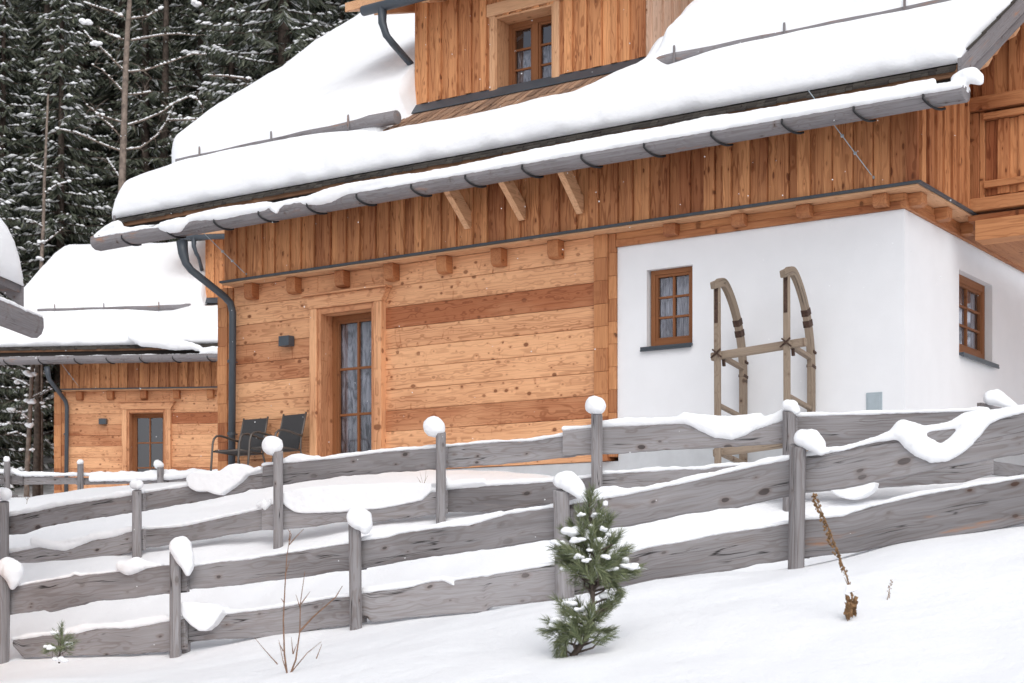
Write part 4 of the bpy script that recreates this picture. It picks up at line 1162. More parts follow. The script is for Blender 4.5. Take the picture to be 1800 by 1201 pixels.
CP += [(0,0,-1.55),(-5,2,-1.7),(5,1,-1.35),(0,-12,-1.9),(-14,6,-1.8),(14,6,-.4),(-9,16,-.8),(-8,21,.3),(-9,28,1.35),(-12,34,1.7),(-16,38,1.8),(-20,28,1.2),(-30,40,2.2),(-22,15,-.6),(12,16,.7),(16,26,1.6),(20,40,2.5),(6,36,2.),(0,50,2.6),(-20,52,3.),(20,55,4.),(-45,50,3.5),(45,50,4.),(-40,10,-1.),(40,10,0.),(-40,-40,-3.),(40,-40,-3.)]
C = np.array(CP); XY = C[:, :2]
def tps(r2): return np.where(r2 > 1e-9, .5*r2*np.log(np.maximum(r2, 1e-9)), 0.)
n_ = len(C); K = tps(((XY[:, None]-XY[None])**2).sum(2))+np.eye(n_)*.02
Pm = np.c_[np.ones(n_), XY]; A = np.zeros((n_+3, n_+3)); A[:n_,:n_] = K; A[:n_,n_:] = Pm; A[n_:,:n_] = Pm.T
W = np.linalg.solve(A, np.r_[C[:, 2], np.zeros(3)])
def terrain(X, Y):
    X = np.asarray(X, float); Y = np.asarray(Y, float); sh = X.shape
    q = np.c_[X.ravel(), Y.ravel()]; q = np.clip(q, (-48,-45), (48,56))
    z = np.empty(len(q))
    for s in range(0, len(q), 4000):
        p = q[s:s+4000]; z[s:s+4000] = tps(((p[:, None]-XY[None])**2).sum(2))@W[:n_]+W[n_]+p@W[n_+1:]
    z = z.reshape(sh)
    hill = np.maximum(0, Y-50); z = z+.62*hill*hill/(hill+6.)
    return z
def gz(x, y): return float(terrain(np.array([x]), np.array([y]))[0])+CAMZ
gx = np.r_[np.linspace(-420,-60,13)[:-1], np.linspace(-60,-14,32)[:-1], np.linspace(-14,12,220)[:-1], np.linspace(12,60,34)[:-1], np.linspace(60,420,13)]
gy = np.r_[np.linspace(-300,-20,10)[:-1], np.linspace(-20,5,14)[:-1], np.linspace(5,28,200)[:-1], np.linspace(28,60,60)[:-1], np.linspace(60,130,24)[:-1], np.linspace(130,420,8)]
GX, GYY = np.meshgrid(gx, gy, indexing='ij')
GZ = terrain(GX, GYY)
for i in range(len(gx)):
    for j in range(len(gy)):
        x, y = gx[i], gy[j]
        if -15 < x < 14 and 4 < y < 34:
            GZ[i, j] += .035*mnoise.noise(Vector((x*.9, y*.9, 1)))+.018*mnoise.noise(Vector((x*2.6, y*2.6, 4)))
vs = np.stack([GX, GYY, GZ+CAMZ], -1).reshape(-1, 3)
nyy = len(gy)
fs = [(i*nyy+j, (i+1)*nyy+j, (i+1)*nyy+j+1, i*nyy+j+1) for i in range(len(gx)-1) for j in range(nyy-1)]
me = bpy.data.meshes.new('ground'); me.from_pydata(vs.tolist(), [], fs); me.polygons.foreach_set('use_smooth', [True]*len(fs))
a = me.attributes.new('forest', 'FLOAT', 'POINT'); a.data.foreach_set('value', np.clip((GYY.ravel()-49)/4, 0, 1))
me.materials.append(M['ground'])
g_ = link(bpy.data.objects.new('ground', me)); tag(g_, 'deep fresh snow on the sloping ground', None, None, 'structure')

# small snow mounds against the fence feet
# ------------------------------------------------------------------ garden chairs
def make_chair(mat, label):
    t = empty('garden_chair', mat); tag(t, label, 'chair', 'garden chairs against the plank wall')
    W2 = .27
    s = MB(); s.add([(-.24,-.30,.43),(.24,-.30,.43),(.24,.16,.40),(-.24,.16,.40),(-.24,-.30,.416),(.24,-.30,.416),(.24,.16,.386),(-.24,.16,.386)], [(0,1,2,3),(7,6,5,4),(0,4,5,1),(1,5,6,2),(2,6,7,3),(3,7,4,0)], .5)
    s.build('seat', M['mesh'], t)
    s = MB(); pr = [(.17,.40),(.20,.55),(.26,.75),(.31,.93)]
    vs = [(x, y+d, z) for x in (-.235, .235) for d in (0, .012) for y, z in pr]
    n = 4; fs = [(i, i+1, 8+i+1, 8+i) for i in range(3)]+[(4+i, 12+i, 12+i+1, 4+i+1) for i in range(3)]+[(0,8,12,4),(3,7,15,11)]
    s.add(vs, fs, .5); s.build('backrest', M['mesh'], t)
    for sx in (-1, 1):
        f = MB(); x = sx*W2
        f.tube([(x,-.36,.0),(x,-.33,.30),(x,-.31,.52),(x,-.285,.60),(x,-.23,.645),(x,-.15,.655),(x,.0,.635),(x,.12,.61),(x,.22,.60)], .017, 8, flat=1.)
        f.build('arm_frame', M['chair'], t, smooth=True)
        f = MB(); f.tube([(sx*.255,.34,.0),(sx*.255,.20,.38),(sx*.25,.21,.55),(sx*.245,.27,.75),(sx*.245,.32,.95)], .015, 8)
        f.build('back_leg', M['chair'], t, smooth=True)
    f = MB()
    f.tube([(-W2,-.31,.41),(W2,-.31,.41)], .013, 8); f.tube([(-.255,.18,.385),(.255,.18,.385)], .013, 8); f.tube([(-W2,-.33,.415),(-.255,.2,.385)], .013, 8); f.tube([(W2,-.33,.415),(.255,.2,.385)], .013, 8)
    f.build('seat_frame', M['chair'], t, smooth=True)
    return t
cxa = HF.loc(430, 770, -.42)[0]
zf = 1.50-ZB-.04
c1 = make_chair(HF.mat @ Matrix.Translation((cxa, -.50, zf)), 'dark garden chair farther from the door, left of the other')
c2 = copy_tree(c1); cxb = HF.loc(496, 760, -.42)[0]
c2.matrix_world = HF.mat @ Matrix.Translation((cxb, -.50, zf+.02)) @ Matrix.Rotation(R(-6), 4, 'Z')
tag(c2, 'dark garden chair nearer to the patio door, partly behind the snow ball', 'chair')

# ------------------------------------------------------------------ horn sledge leaning on the plaster
SY = -.78
sl_x = [HF.loc(1262, 600, SY)[0], HF.loc(1384, 590, SY)[0]]
sled = empty('horn_sledge', HF.mat @ Matrix.Translation((sum(sl_x)/2, -.3, 1.22-ZB)))
tag(sled, 'old wooden horn sledge standing upright against the white wall', 'sledge')
so_ = (-sum(sl_x)/2, .3, -1.22)
def hz_(px, py, y): return HF.loc(px, py, y)[1]+ZB
tops = [(1256,492), (1376,472)]
for k, x in enumerate(sl_x):
    ztop = hz_(tops[k][0], tops[k][1]+3, SY)
    r = MB(); yr = SY
    r.bar((x, yr, 1.2), (x-.005, yr-.01, ztop-.02), .075, .06, .35, up=(0,1,0))
    r.build('rail', M['sledge'], sled, so_, bevel=.012)
    r = MB()
    prof = [(-.10, 1.2), (-.10, ztop-1.25), (-.105, ztop-.95), (-.14, ztop-.68), (-.21, ztop-.42), (-.30, ztop-.22), (-.41, ztop-.06), (-.50, ztop+.0), (-.62, ztop-.045), (-.68, ztop-.075)]
    # smooth the curve
    P = [Vector((0, -.10+(a+.10)*1.40, b)) for a, b in prof]; Q = []
    for i in range(len(P)-1):
        p0 = P[max(i-1,0)]; p1 = P[i]; p2 = P[i+1]; p3 = P[min(i+2,len(P)-1)]
        for t in (0,.25,.5,.75):
            Q.append(.5*((2*p1)+(p2-p0)*t+(2*p0-5*p1+4*p2-p3)*t*t+(3*p1-p0-3*p2+p3)*t**3))
    Q.append(P[-1])
    vs = []; gc = []; L = 0
    for i, p in enumerate(Q):
        d = (Q[min(i+1,len(Q)-1)]-Q[max(i-1,0)]).normalized(); nrm = Vector((0, -d.z, d.y)); 
        if i: L += (p-Q[i-1]).length
        hw = .036; ht = .052 if i < len(Q)-6 else .042
        for a, b in ((-1,-1),(1,-1),(1,1),(-1,1)):
            vs.append((x+a*hw, p.y+nrm.y*b*ht, p.z+nrm.z*b*ht)); gc.append((L, a*hw, b*ht))
    m_ = len(Q); fs = [(i*4+q, i*4+(q+1)%4, (i+1)*4+(q+1)%4, (i+1)*4+q) for i in range(m_-1) for q in range(4)]+[(0,1,2,3), (m_*4-1,m_*4-2,m_*4-3,m_*4-4)]
    r.add(vs, fs, .5, gc)
    rn = r.build('runner', M['sledge'], sled, so_, bevel=.010)
    s = MB()                                     # iron shoe and straps
    s.bar((x-.002, yr-.037, ztop-.06), (x-.004, yr-.040, ztop-.50), .045, .008, up=(0,1,0))
    s.build('iron_strap', M['rust'], rn, so_)
    s = MB()
    for zz in (ztop-.40, ztop-.56):
        i = min(range(m_), key=lambda i: abs(Q[i].z-zz)+(0 if i < m_*.7 else 9))
        d = (Q[i+1]-Q[i-1]).normalized(); c_ = Q[i]
        s.bar((x, c_.y-d.y*.04, c_.z-d.z*.04), (x, c_.y+d.y*.04, c_.z+d.z*.04), .080, .108, up=(1,0,0) if False else (0,1,0))
    s.build('band', M['rust'], rn, so_)
    # posts between rail and runner
    zc_ = hz_(1262, 622, SY) if k == 0 else hz_(1384, 603, SY)
    for dz, w_ in ((-.0, .07), (-.60, .055), (-1.16, .07)):
        p = MB(); p.bar((x, yr+.03, zc_+dz-.01), (x, -.12, zc_+dz-.10), w_, .05, .45)
        p.build('strut', M['sledge'], sled, so_, bevel=.008)
    for a, c, w_, h_, u_ in (((x+.01,-.135,zc_-.02),(x+.01,-.06,zc_-.04),.085,.03,(0,0,1)), ((x,-.15,zc_-.19),(x,-.05,zc_-.21),.086,.035,(0,0,1)), ((x+.02,yr+.10,zc_),(x+.03,yr+.10,zc_-.14),.034,.034,(0,1,0)),
                             ((x-.07,yr-.048,zc_-.05),(x+.06,yr-.05,zc_+.05),.018,.02,(0,1,0)), ((x-.05,yr-.05,zc_+.05),(x+.07,yr-.048,zc_-.05),.018,.02,(0,1,0))):
        s = MB(); s.bar(a, c, w_, h_, up=u_); s.build('binding', M['rust'], sled, so_, bevel=.004)
for dz, ext0, ext1 in ((0., .13, .20), (-1.15, .10, .02)):
    zA = hz_(1262, 625, SY)+dz; zB_ = hz_(1384, 602, SY)+dz
    c = MB(); c.bar((sl_x[0]-ext0, SY+.085, zA), (sl_x[1]+ext1, SY+.085, zB_), .07, .10, .3); c.build('crossbar', M['sledge'], sled, so_, bevel=.018)

# ------------------------------------------------------------------ plants in the foreground
def gd(px, py, near=7., far=13.):
    """distance at which the sight line meets the snow"""
    d = near
    while d < far:
        if terrain(np.array([(px-900)/F*d]), np.array([d]))[0] >= (HZ-py)/F*d: return d
        d += .03
    return far
def at_depth(px, py, d): return Vector(((px-900)/F*d, d, (HZ-py)/F*d+CAMZ))

def tuft(vs, fs, c, d, n, L, w, spread):
    """needles round a shoot at c pointing along d"""
    d = d.normalized(); a = d.orthogonal().normalized(); b = d.cross(a)
    for _ in range(n):
        ph = random.uniform(0, 6.283); t = random.uniform(0, 1)
        base = c+d*(t*L*1.1-L*.6)
        sp = spread*(1.15-.5*t)
        dr = (d*math.cos(sp)+(a*math.cos(ph)+b*math.sin(ph))*math.sin(sp)).normalized()
        l = L*random.uniform(.7, 1.1); sd = dr.cross(Vector((random.uniform(-1,1),random.uniform(-1,1),random.uniform(-1,1)))).normalized()*w
        k = len(vs); bend = Vector((0,0,-.06*l))
        vs += [base-sd, base+sd, base+dr*l*.55+sd*.9, base+dr*l*.55-sd*.9, base+dr*l+bend]
        fs += [(k,k+1,k+2,k+3), (k+3,k+2,k+4)]

def pine(name, label, d, trunk, shoots, needleL, nn, w, snow, rt):
    root_p = at_depth(*trunk[0], d)
    t = empty(name, Matrix.Translation(root_p)); tag(t, label, 'tree', 'young pines in the snow')
    m = MB(); pts = [at_depth(x, y, d)-root_p for x, y in trunk]
    m.tube(pts, [rt*(1-.75*i/(len(pts)-1)) for i in range(len(pts))], 8)
    vs = []; fs = []
    for (x, y, dx, dy, L, dep) in shoots:
        tip = at_depth(x, y, d+dep)-root_p
        # origin on the trunk a little lower
        dirv = Vector((dx, random.uniform(-.4,.4)+dep*1.5, -dy)).normalized()
        src = min(pts, key=lambda p: abs(p.z-(tip.z-.09))+.0)
        zt = tip.z-.10
        for p, q in zip(pts, pts[1:]):
            if p.z <= zt <= q.z: src = p.lerp(q, (zt-p.z)/(q.z-p.z))
        mid = src.lerp(tip, .55)+Vector((0,0,-.02))
        m.tube([src, mid, tip-dirv*.05], [rt*.38, rt*.28, rt*.2], 5)
        for s in (0, .33, .66):
            c = tip-dirv*(s*needleL*1.5)
            tuft(vs, fs, c, dirv, int(nn*(1-.25*s)), needleL*L, w, .62)
        for _ in range(2):                           # side shoots
            c = mid.lerp(tip, random.uniform(.2,.7)); dv = (dirv+Vector((random.uniform(-.7,.7), random.uniform(-.7,.7), random.uniform(-.1,.7)))).normalized()
            tuft(vs, fs, c+dv*.03, dv, nn//2, needleL*L*.9, w, .6)
    m.build('trunk', M['bark'], t, smooth=True)
    me = bpy.data.meshes.new('needles'); me.from_pydata([tuple(v) for v in vs], [], fs); me.materials.append(M['pineneedle'])
    o = link(bpy.data.objects.new('needles', me)); o.parent = t
    bm = bmesh.new()
    for (x, y, r, dep, asp) in snow:
        c = at_depth(x, y, d+dep)-root_p; rr = r/F*d
        for q in range(5):
            ico(bm, (c.x+random.uniform(-.7,.7)*rr*asp, c.y+random.uniform(-.5,.5)*rr, c.z+random.uniform(-.3,.3)*rr), rr*random.uniform(.45,.75)*asp**.5, rr*.6, rr*random.uniform(.3,.5), 2)
    me = bpy.data.meshes.new('snow_tufts'); bm.to_mesh(me); bm.free(); me.materials.append(M['snow'])
    o = link(bpy.data.objects.new('snow_tufts', me)); o.parent = t; o['kind'] = 'stuff'
    rm = o.modifiers.new('fuse', 'REMESH'); rm.mode = 'VOXEL'; rm.voxel_size = .006; rm.use_smooth_shade = True
    return t

PD = gd(1005, 1152)+.05
sh = [(1034,885,0,-1,1.1,0),(1040,872,.05,-1,1,0),(1028,905,-.3,-1,1,.03),(1048,915,.4,-1,1,-.02),(1012,945,-.7,-.8,1.1,.05),(1022,930,-.3,-1,1,-.06),(1060,940,.3,-1,1.1,0),(1068,915,.35,-1,1,.06),
      (1040,940,0,-1,1,-.1),(1000,965,-1,-.5,1.1,-.05),(985,968,-1,-.3,1,.05),(1012,975,-.8,-.5,1.1,-.12),(1075,955,.6,-.9,1.1,.1),(1085,945,.7,-1,1,-.05),(1092,968,.9,-.6,1,.02),(1050,965,.1,-1,1.1,-.14),
      (1030,965,-.2,-1,1.1,.12),(990,990,-1,-.1,1.1,.04),(1008,1000,-.8,0,1.1,-.1),(1025,1000,-.3,-.4,1.1,-.15),(1045,995,.1,-.5,1.1,-.14),(1070,985,.6,-.5,1.1,-.1),(1090,985,.9,-.4,1.1,.06),(1100,972,.8,-.8,1,.1),
      (1080,1005,.8,.2,1.1,-.05),(1105,1003,1,-.15,1.1,.02),(1115,1000,1,-.2,1,.05),(1060,1010,.3,.3,1,-.12),(1015,1012,-.7,.4,1,.05),(1078,1020,.5,.6,.9,.02),(1000,985,-.8,-.3,1.1,.12),(1062,975,.3,-.8,1.1,.15),(1040,1012,0,.3,1,.1),
      (995,940,-.7,-.8,1,.1),(1005,925,-.5,-.9,.9,.1),(1052,895,.2,-1,.9,.05),
      # lower tier
      (985,1060,-.8,-.7,1,0),(1000,1075,-.8,-.4,1.1,-.08),(1020,1065,-.3,-.9,1,.05),(1060,1065,.5,-.8,1,.02),(1075,1060,.8,-.7,1.1,.08),(1085,1050,.7,-.9,.9,.03),(970,1095,-.9,-.5,1.1,.02),(965,1108,-1,.1,1,.05),(990,1100,-.7,-.2,1.1,-.1),
      (1010,1095,-.3,-.5,1,-.12),(1035,1075,0,-.9,.9,-.12),(1055,1085,.6,-.3,1,-.1),(1068,1108,1,-.1,.9,.02),(1045,1108,.5,0,.9,-.08),(985,1125,-.6,.5,1,-.05),(980,1140,-.2,1,.9,0),(1005,1118,-.4,.2,1,-.1),(1025,1105,.1,-.2,1,-.14)]
sn = [(1000,935,17,.02,1.6),(1012,950,12,-.08,1.5),(985,955,11,.03,1.6),(985,972,13,.08,1.3),(1048,905,10,.0,1.2),(1060,930,8,-.08,1),(1088,985,13,.1,1.4),(1104,995,10,.0,2.2),(1115,1000,8,.03,1.6),(1018,978,9,-.1,1.2),(1063,980,9,-.1,1),(1036,968,6,-.14,1),(1072,940,7,.0,1),(1040,925,7,-.03,1),
      (1064,885,9,.04,.6),(1000,1062,11,.0,1.3),(1068,1050,15,.06,1.2),(985,1090,13,0,1.4),(1035,1078,11,.08,1.2),(1040,1092,9,.1,1.2),(1008,1085,7,-.06,1.2),(1055,1068,9,.1,1)]
random.seed(31)
sh += [(x+random.uniform(-13,13), y+random.uniform(-10,14), dx+random.uniform(-.3,.3), dy+random.uniform(-.25,.2), L*.95, dep+random.uniform(-.08,.08)) for x, y, dx, dy, L, dep in sh if y > 900 and random.random() < .5]
sn = [(x, y, r*.95, dep-.03, a) for x, y, r, dep, a in sn]+[(1022,905,7,-.05,1),(1052,950,8,-.1,1.2),(1030,985,7,-.16,1.3),(1075,1000,9,-.06,1.4),(995,1000,9,.0,1.2),(978,1100,9,-.03,1.3),(1020,1070,9,-.08,1.2)]
pine('young_pine', 'young snow flecked pine in front of the nearest fence', PD, [(1005,1156),(1030,1122),(1041,1080),(1042,1030),(1041,980),(1039,930),(1037,880),(1037,864)], sh, .075, 42, .0016, sn, .022)
sh2 = [(108,1105,0,-1,1,0),(100,1118,-.6,-.8,1,0),(118,1120,.7,-.7,1,.03),(90,1135,-1,-.3,1,.02),(128,1130,1,-.3,1,-.03),(82,1142,-1,.0,.9,0),(110,1128,.1,-1,1,-.05),(100,1142,-.5,.1,.9,-.05),(118,1140,.6,.0,.9,.04)]
pine('young_pine', 'tiny pine seedling poking from the snow at lower left', gd(104, 1164), [(104,1166),(106,1140),(108,1112)], sh2, .065, 26, .0016, [(97,1112,7,0,1.2),(86,1138,9,0,1.3),(120,1132,8,0,1.2),(104,1160,9,-.03,1.6)], .008)

def stems(name, label, d, lines, r0, mat, cat, extra=None):
    base = at_depth(*lines[0][0], d)
    t = MB()
    for k, L in enumerate(lines):
        w = r0*(1. if len(L) > 3 else .6)
        pts = [at_depth(p[0], p[1], d+(p[2] if len(p) > 2 else .0))-base for p in L]
        t.tube(pts, [w*(1-.7*i/(len(pts)-1)) for i in range(len(pts))], 6)
    if extra: extra(t, base)
    o = t.build(name, mat, smooth=False); o.location = base
    return tag(o, label, cat)
stems('bare_shrub', 'bare reddish shrub with thin upright twigs in the front snow', gd(505, 1187),
    [[(505,1188),(500,1150),(498,1090),(501,1030),(504,980),(508,955)], [(504,1182),(497,1160),(490,1125)], [(510,1186),(520,1160),(527,1110),(528,1060),(536,1005)], [(508,955),(512,940),(506,930)], [(508,958),(522,942),(534,930)], [(508,950),(510,932)],
     [(507,1188),(540,1148),(565,1128)], [(556,1158),(566,1132)], [(488,1168),(470,1148),(448,1122)], [(527,1110),(550,1085),(590,1050),(602,1030)], [(500,1060),(494,1052)], [(528,1070),(520,1045)], [(515,1150),(512,1120)], [(515,1150),(522,1132)], [(501,1010),(510,985)], [(529,1062),(545,1040)], [(498,1145),(490,1130)]], .0072, M['twig'], 'shrub')
MD = gd(1493, 1090)
def capsules(t, base):
    for i in range(120):
        a = i/120; x = 1500+(1430-1500)*a**1.02-4*math.sin(a*3); y = 1040-172*a
        c = at_depth(x+random.uniform(-5,5)*(1 if a > .15 else .4), y, MD+random.uniform(-.02,.02))-base
        s = random.uniform(.005,.010)*(.6+.6*(a > .2))
        vs = [c+Vector(q)*s for q in ((1,0,0),(-1,0,0),(0,1,0),(0,-1,0),(0,0,1.3),(0,0,-1))]
        t.add(vs, [(0,2,4),(2,1,4),(1,3,4),(3,0,4),(2,0,5),(1,2,5),(3,1,5),(0,3,5)], .5)
    for i in range(34):                              # withered leaves at the foot
        c = at_depth(1496+random.uniform(-9,10), 1052+random.uniform(-10,22), MD+random.uniform(-.05,.05))-base
        l = random.uniform(.03,.07); w = random.uniform(.008,.016); tl = random.uniform(-.02,.02)
        vs = [c+Vector((-w,0,0)), c+Vector((w,.006,-.01)), c+Vector((w*.8+tl,-.012,-l*.6)), c+Vector((-w*.7+tl,.01,-l*.6)), c+Vector((tl*1.5,.0,-l))]
        t.add(vs, [(0,1,2,3),(3,2,4)], .5)
stems('dry_stalk', 'tall leaning dry mullein stalk with withered leaves at its foot', MD, [[(1492,1090),(1494,1070),(1498,1050),(1488,1012),(1472,970),(1455,925),(1440,890),(1430,866)], [(1500,1048),(1491,1030),(1484,1015)]], .0075, M['dry'], 'plant', capsules)
snow_piece('snow_cap', 'small snow tuft caught on the withered leaves of the dry stalk', Frame((2.2,MD-.02),0,-.3), [('c', [(1492,1034,7),(1500,1033,7),(1488,1040,4)], 0., .8)], .006, None, 3)
SD = gd(1559, 1056)
def seeds(t, base):
    for i in range(22):
        c = at_depth(1560+8*i/22+random.uniform(-3,3), 1051-32*i/22, SD)-base; s = .004
        vs = [c+Vector(q)*s for q in ((1,0,0),(-1,0,0),(0,1,0),(0,-1,0),(0,0,1.5),(0,0,-1))]
        t.add(vs, [(0,2,4),(2,1,4),(1,3,4),(3,0,4),(2,0,5),(1,2,5),(3,1,5),(0,3,5)], .5)
stems('seed_stalk', 'short dry seed stem alone in the front snow at right', SD, [[(1559,1056),(1562,1045),(1564,1032),(1568,1018)]], .0028, M['dry'], 'plant', seeds)
stems('dry_twig', 'wispy dead tuft on the snow behind the middle fence', 18.0, [[(744,862),(742,845),(738,830)], [(743,860),(736,842)], [(744,860),(748,840),(749,826)], [(742,852),(733,838)], [(745,850),(752,836)]], .004, M['dry'], 'plant')
stems('dry_twig', 'thin pale twig in the snow at the left behind the middle fence', 20.5, [[(47,886),(49,872),(50,858)], [(48,880),(41,870)], [(49,878),(56,866)]], .005, M['dry'], 'plant')

# ------------------------------------------------------------------ forest
def spruce_mesh(seed, h, r, first, snowp, dens=1.):
    rnd = random.Random(seed); vs = []; fs = []; sv = []; sf = []
    t = MB()
    lean = rnd.uniform(-.02,.02)
    t.tube([(lean*z, 0, z) for z in np.linspace(-1., h, 9)], [.24*(h/22)*(1-.9*max(0,z)/h)+.015 for z in np.linspace(-1., h, 9)], 9)
    z = first
    while z < h-.3:
        u = (z-first)/(h-first); R_ = r*(1-u)**.85*rnd.uniform(.8,1.1)+.15
        nb_ = rnd.choice((4,5,6))
        a0 = rnd.uniform(0, 6.28)
        for b in range(nb_):
            az = a0+b*6.283/nb_+rnd.uniform(-.35,.35); L = R_*rnd.uniform(.65,1.15)
            ca, sa = math.cos(az), math.sin(az); dr = rnd.uniform(.18,.42)
            heavy = rnd.random() < snowp
            n = max(3, int(L/.13*dens)); prev = None; path = []
            for k in range(n+1):
                s = k/n; rad = L*s; zz = z-dr*L*s**1.2+.16*L*s**3
                p = Vector((ca*rad+lean*z, sa*rad, zz)); path.append(p)
                if k and s > .12:
                    for side in (-1, 1):
                        for rep in range(2):
                            l = (.20+.42*(1-s)*min(1., L/2))*rnd.uniform(.6,1.2); w = rnd.uniform(.022,.05)
                            out = Vector((ca*.55-sa*side*rnd.uniform(.3,1), sa*.55+ca*side*rnd.uniform(.3,1), -rnd.uniform(.25,1.1))).normalized()
                            wd = out.cross(Vector((rnd.uniform(-1,1), rnd.uniform(-1,1), rnd.uniform(-1,1)))).normalized()*w
                            i = len(vs); q = p+out*l
                            vs += [p-wd*.6, p+wd*.6, p+out*l*.5+wd, q+wd*.25, q-wd*.25, p+out*l*.5-wd]
                            fs += [(i,i+1,i+2,i+5), (i+5,i+2,i+3,i+4)]
                if s > .15 and rnd.random() < ((.62 if snowp < .5 else .85) if heavy else .07+.12*snowp):
                    rr = (rnd.uniform(.025,.07) if snowp < .5 else rnd.uniform(.035,.085))*(1+.5*(rnd.random() < .15)); i = len(sv); ln_ = rnd.uniform(1.,2.2)
                    c = p+Vector((rnd.uniform(-.06,.06), rnd.uniform(-.06,.06), rr*.5))
                    dx = Vector((ca, sa, -dr))*rr*ln_; dy = Vector((-sa, ca, 0))*rr*rnd.uniform(.8,1.6)
                    sv += [c+dx, c-dx, c+dy, c-dy, c+Vector((0,0,rr*.8)), c-Vector((0,0,rr*.5)), c+(dx+dy)*.66+Vector((0,0,.02)), c+(dx-dy)*.66, c-(dx+dy)*.66, c-(dx-dy)*.66+Vector((0,0,.02))]
                    ring = (0,6,2,9,1,8,3,7)
                    for q in range(8):
                        a_, b_ = ring[q], ring[(q+1)%8]; sf += [(i+a_, i+b_, i+4), (i+b_, i+a_, i+5)]
            t.tube([path[0], path[len(path)//2], path[-1]], [.035, .022, .008], 4, cap=False)
        z += rnd.uniform(.30,.52)
    return t, vs, fs, sv, sf

def tree_proto(seed, h, r, first, snowp, name, mloc):
    t, vs, fs, sv, sf = spruce_mesh(seed, h, r, first, snowp)
    root = empty(name, Matrix.Translation(mloc))
    t.build('trunk', M['bark'], root, smooth=True)
    me = bpy.data.meshes.new('crown'); me.from_pydata([tuple(v) for v in vs], [], fs); me.materials.append(M['needle'])
    o = link(bpy.data.objects.new('crown', me)); o.parent = root
    if sv:
        me = bpy.data.meshes.new('branch_snow'); me.from_pydata([tuple(v) for v in sv], [], sf); me.polygons.foreach_set('use_smooth', [True]*len(sf)); me.materials.append(M['snow'])
        o = link(bpy.data.objects.new('branch_snow', me)); o.parent = root; o['kind'] = 'stuff'
    return root

protos = [tree_proto(1, 24, 3.6, 1.2, .16, 'spruce_tree', (0,0,0)), tree_proto(2, 21, 3.2, .8, .30, 'spruce_tree', (0,0,0)), tree_proto(3, 26, 3.8, 7.5, .12, 'spruce_tree', (0,0,0)), tree_proto(4, 19, 3.0, .6, .62, 'spruce_tree', (0,0,0)), tree_proto(5, 30, 4.6, 4., .7, 'spruce_tree', (0,0,0))]
LAB = ['dark dense spruce with little snow in the forest behind the chalets', 'dark spruce dusted with snow in the forest behind the chalets', 'tall spruce with a bare lower trunk in the forest behind the chalets', 'spruce heavily laden with snow in the forest behind the chalets', 'very tall snow covered spruce rising behind the roof of the large chalet']
GRP = ['dense dark forest spruces', 'snow dusted forest spruces', 'bare stemmed forest spruces', 'snow laden forest spruces', 'tall snowy spruces behind the large roof']
spots = []
rn = random.Random(5)
for row, (Y, n, kinds) in enumerate(((55, 13, (1,3,2,0,1)), (59, 15, (0,2,1,0)), (64, 17, (0,1,2)), (70, 18, (0,0,1)), (77, 18, (0,0,2)), (85, 18, (0,1)))):
    w0, w1 = -.36*Y-3, .02*Y+6
    for k in range(n):
        x = w0+(w1-w0)*(k+rn.uniform(.15,.85))/n; y = Y+rn.uniform(-1.8,1.8)
        spots.append((x, y, kinds[rn.randrange(len(kinds))], rn.uniform(.85,1.12)))
spots += [(-16.8, 50.5, 3, .85), (-21, 50, 1, .95), (-7.6, 53.5, 4, 1.0), (-3.4, 54, 4, .95), (-19.0, 53, 3, 1.1), (10, 60, 0, 1), (16, 62, 1, 1), (22, 60, 0, 1), (28, 64, 2, 1), (34, 62, 0, 1), (-28, 52, 0, 1), (-34, 55, 1, 1), (-40, 58, 0, 1)]
used = [False]*5
for x, y, k, s in spots:
    p = protos[k]
    o = p if not used[k] else copy_tree(p)
    used[k] = True
    o.matrix_world = Matrix.Translation((x, y, gz(x, y)-.1)) @ Matrix.Rotation(rn.uniform(0,6.28), 4, 'Z') @ Matrix.Scale(s, 4)
    tag(o, LAB[k], 'tree', GRP[k])

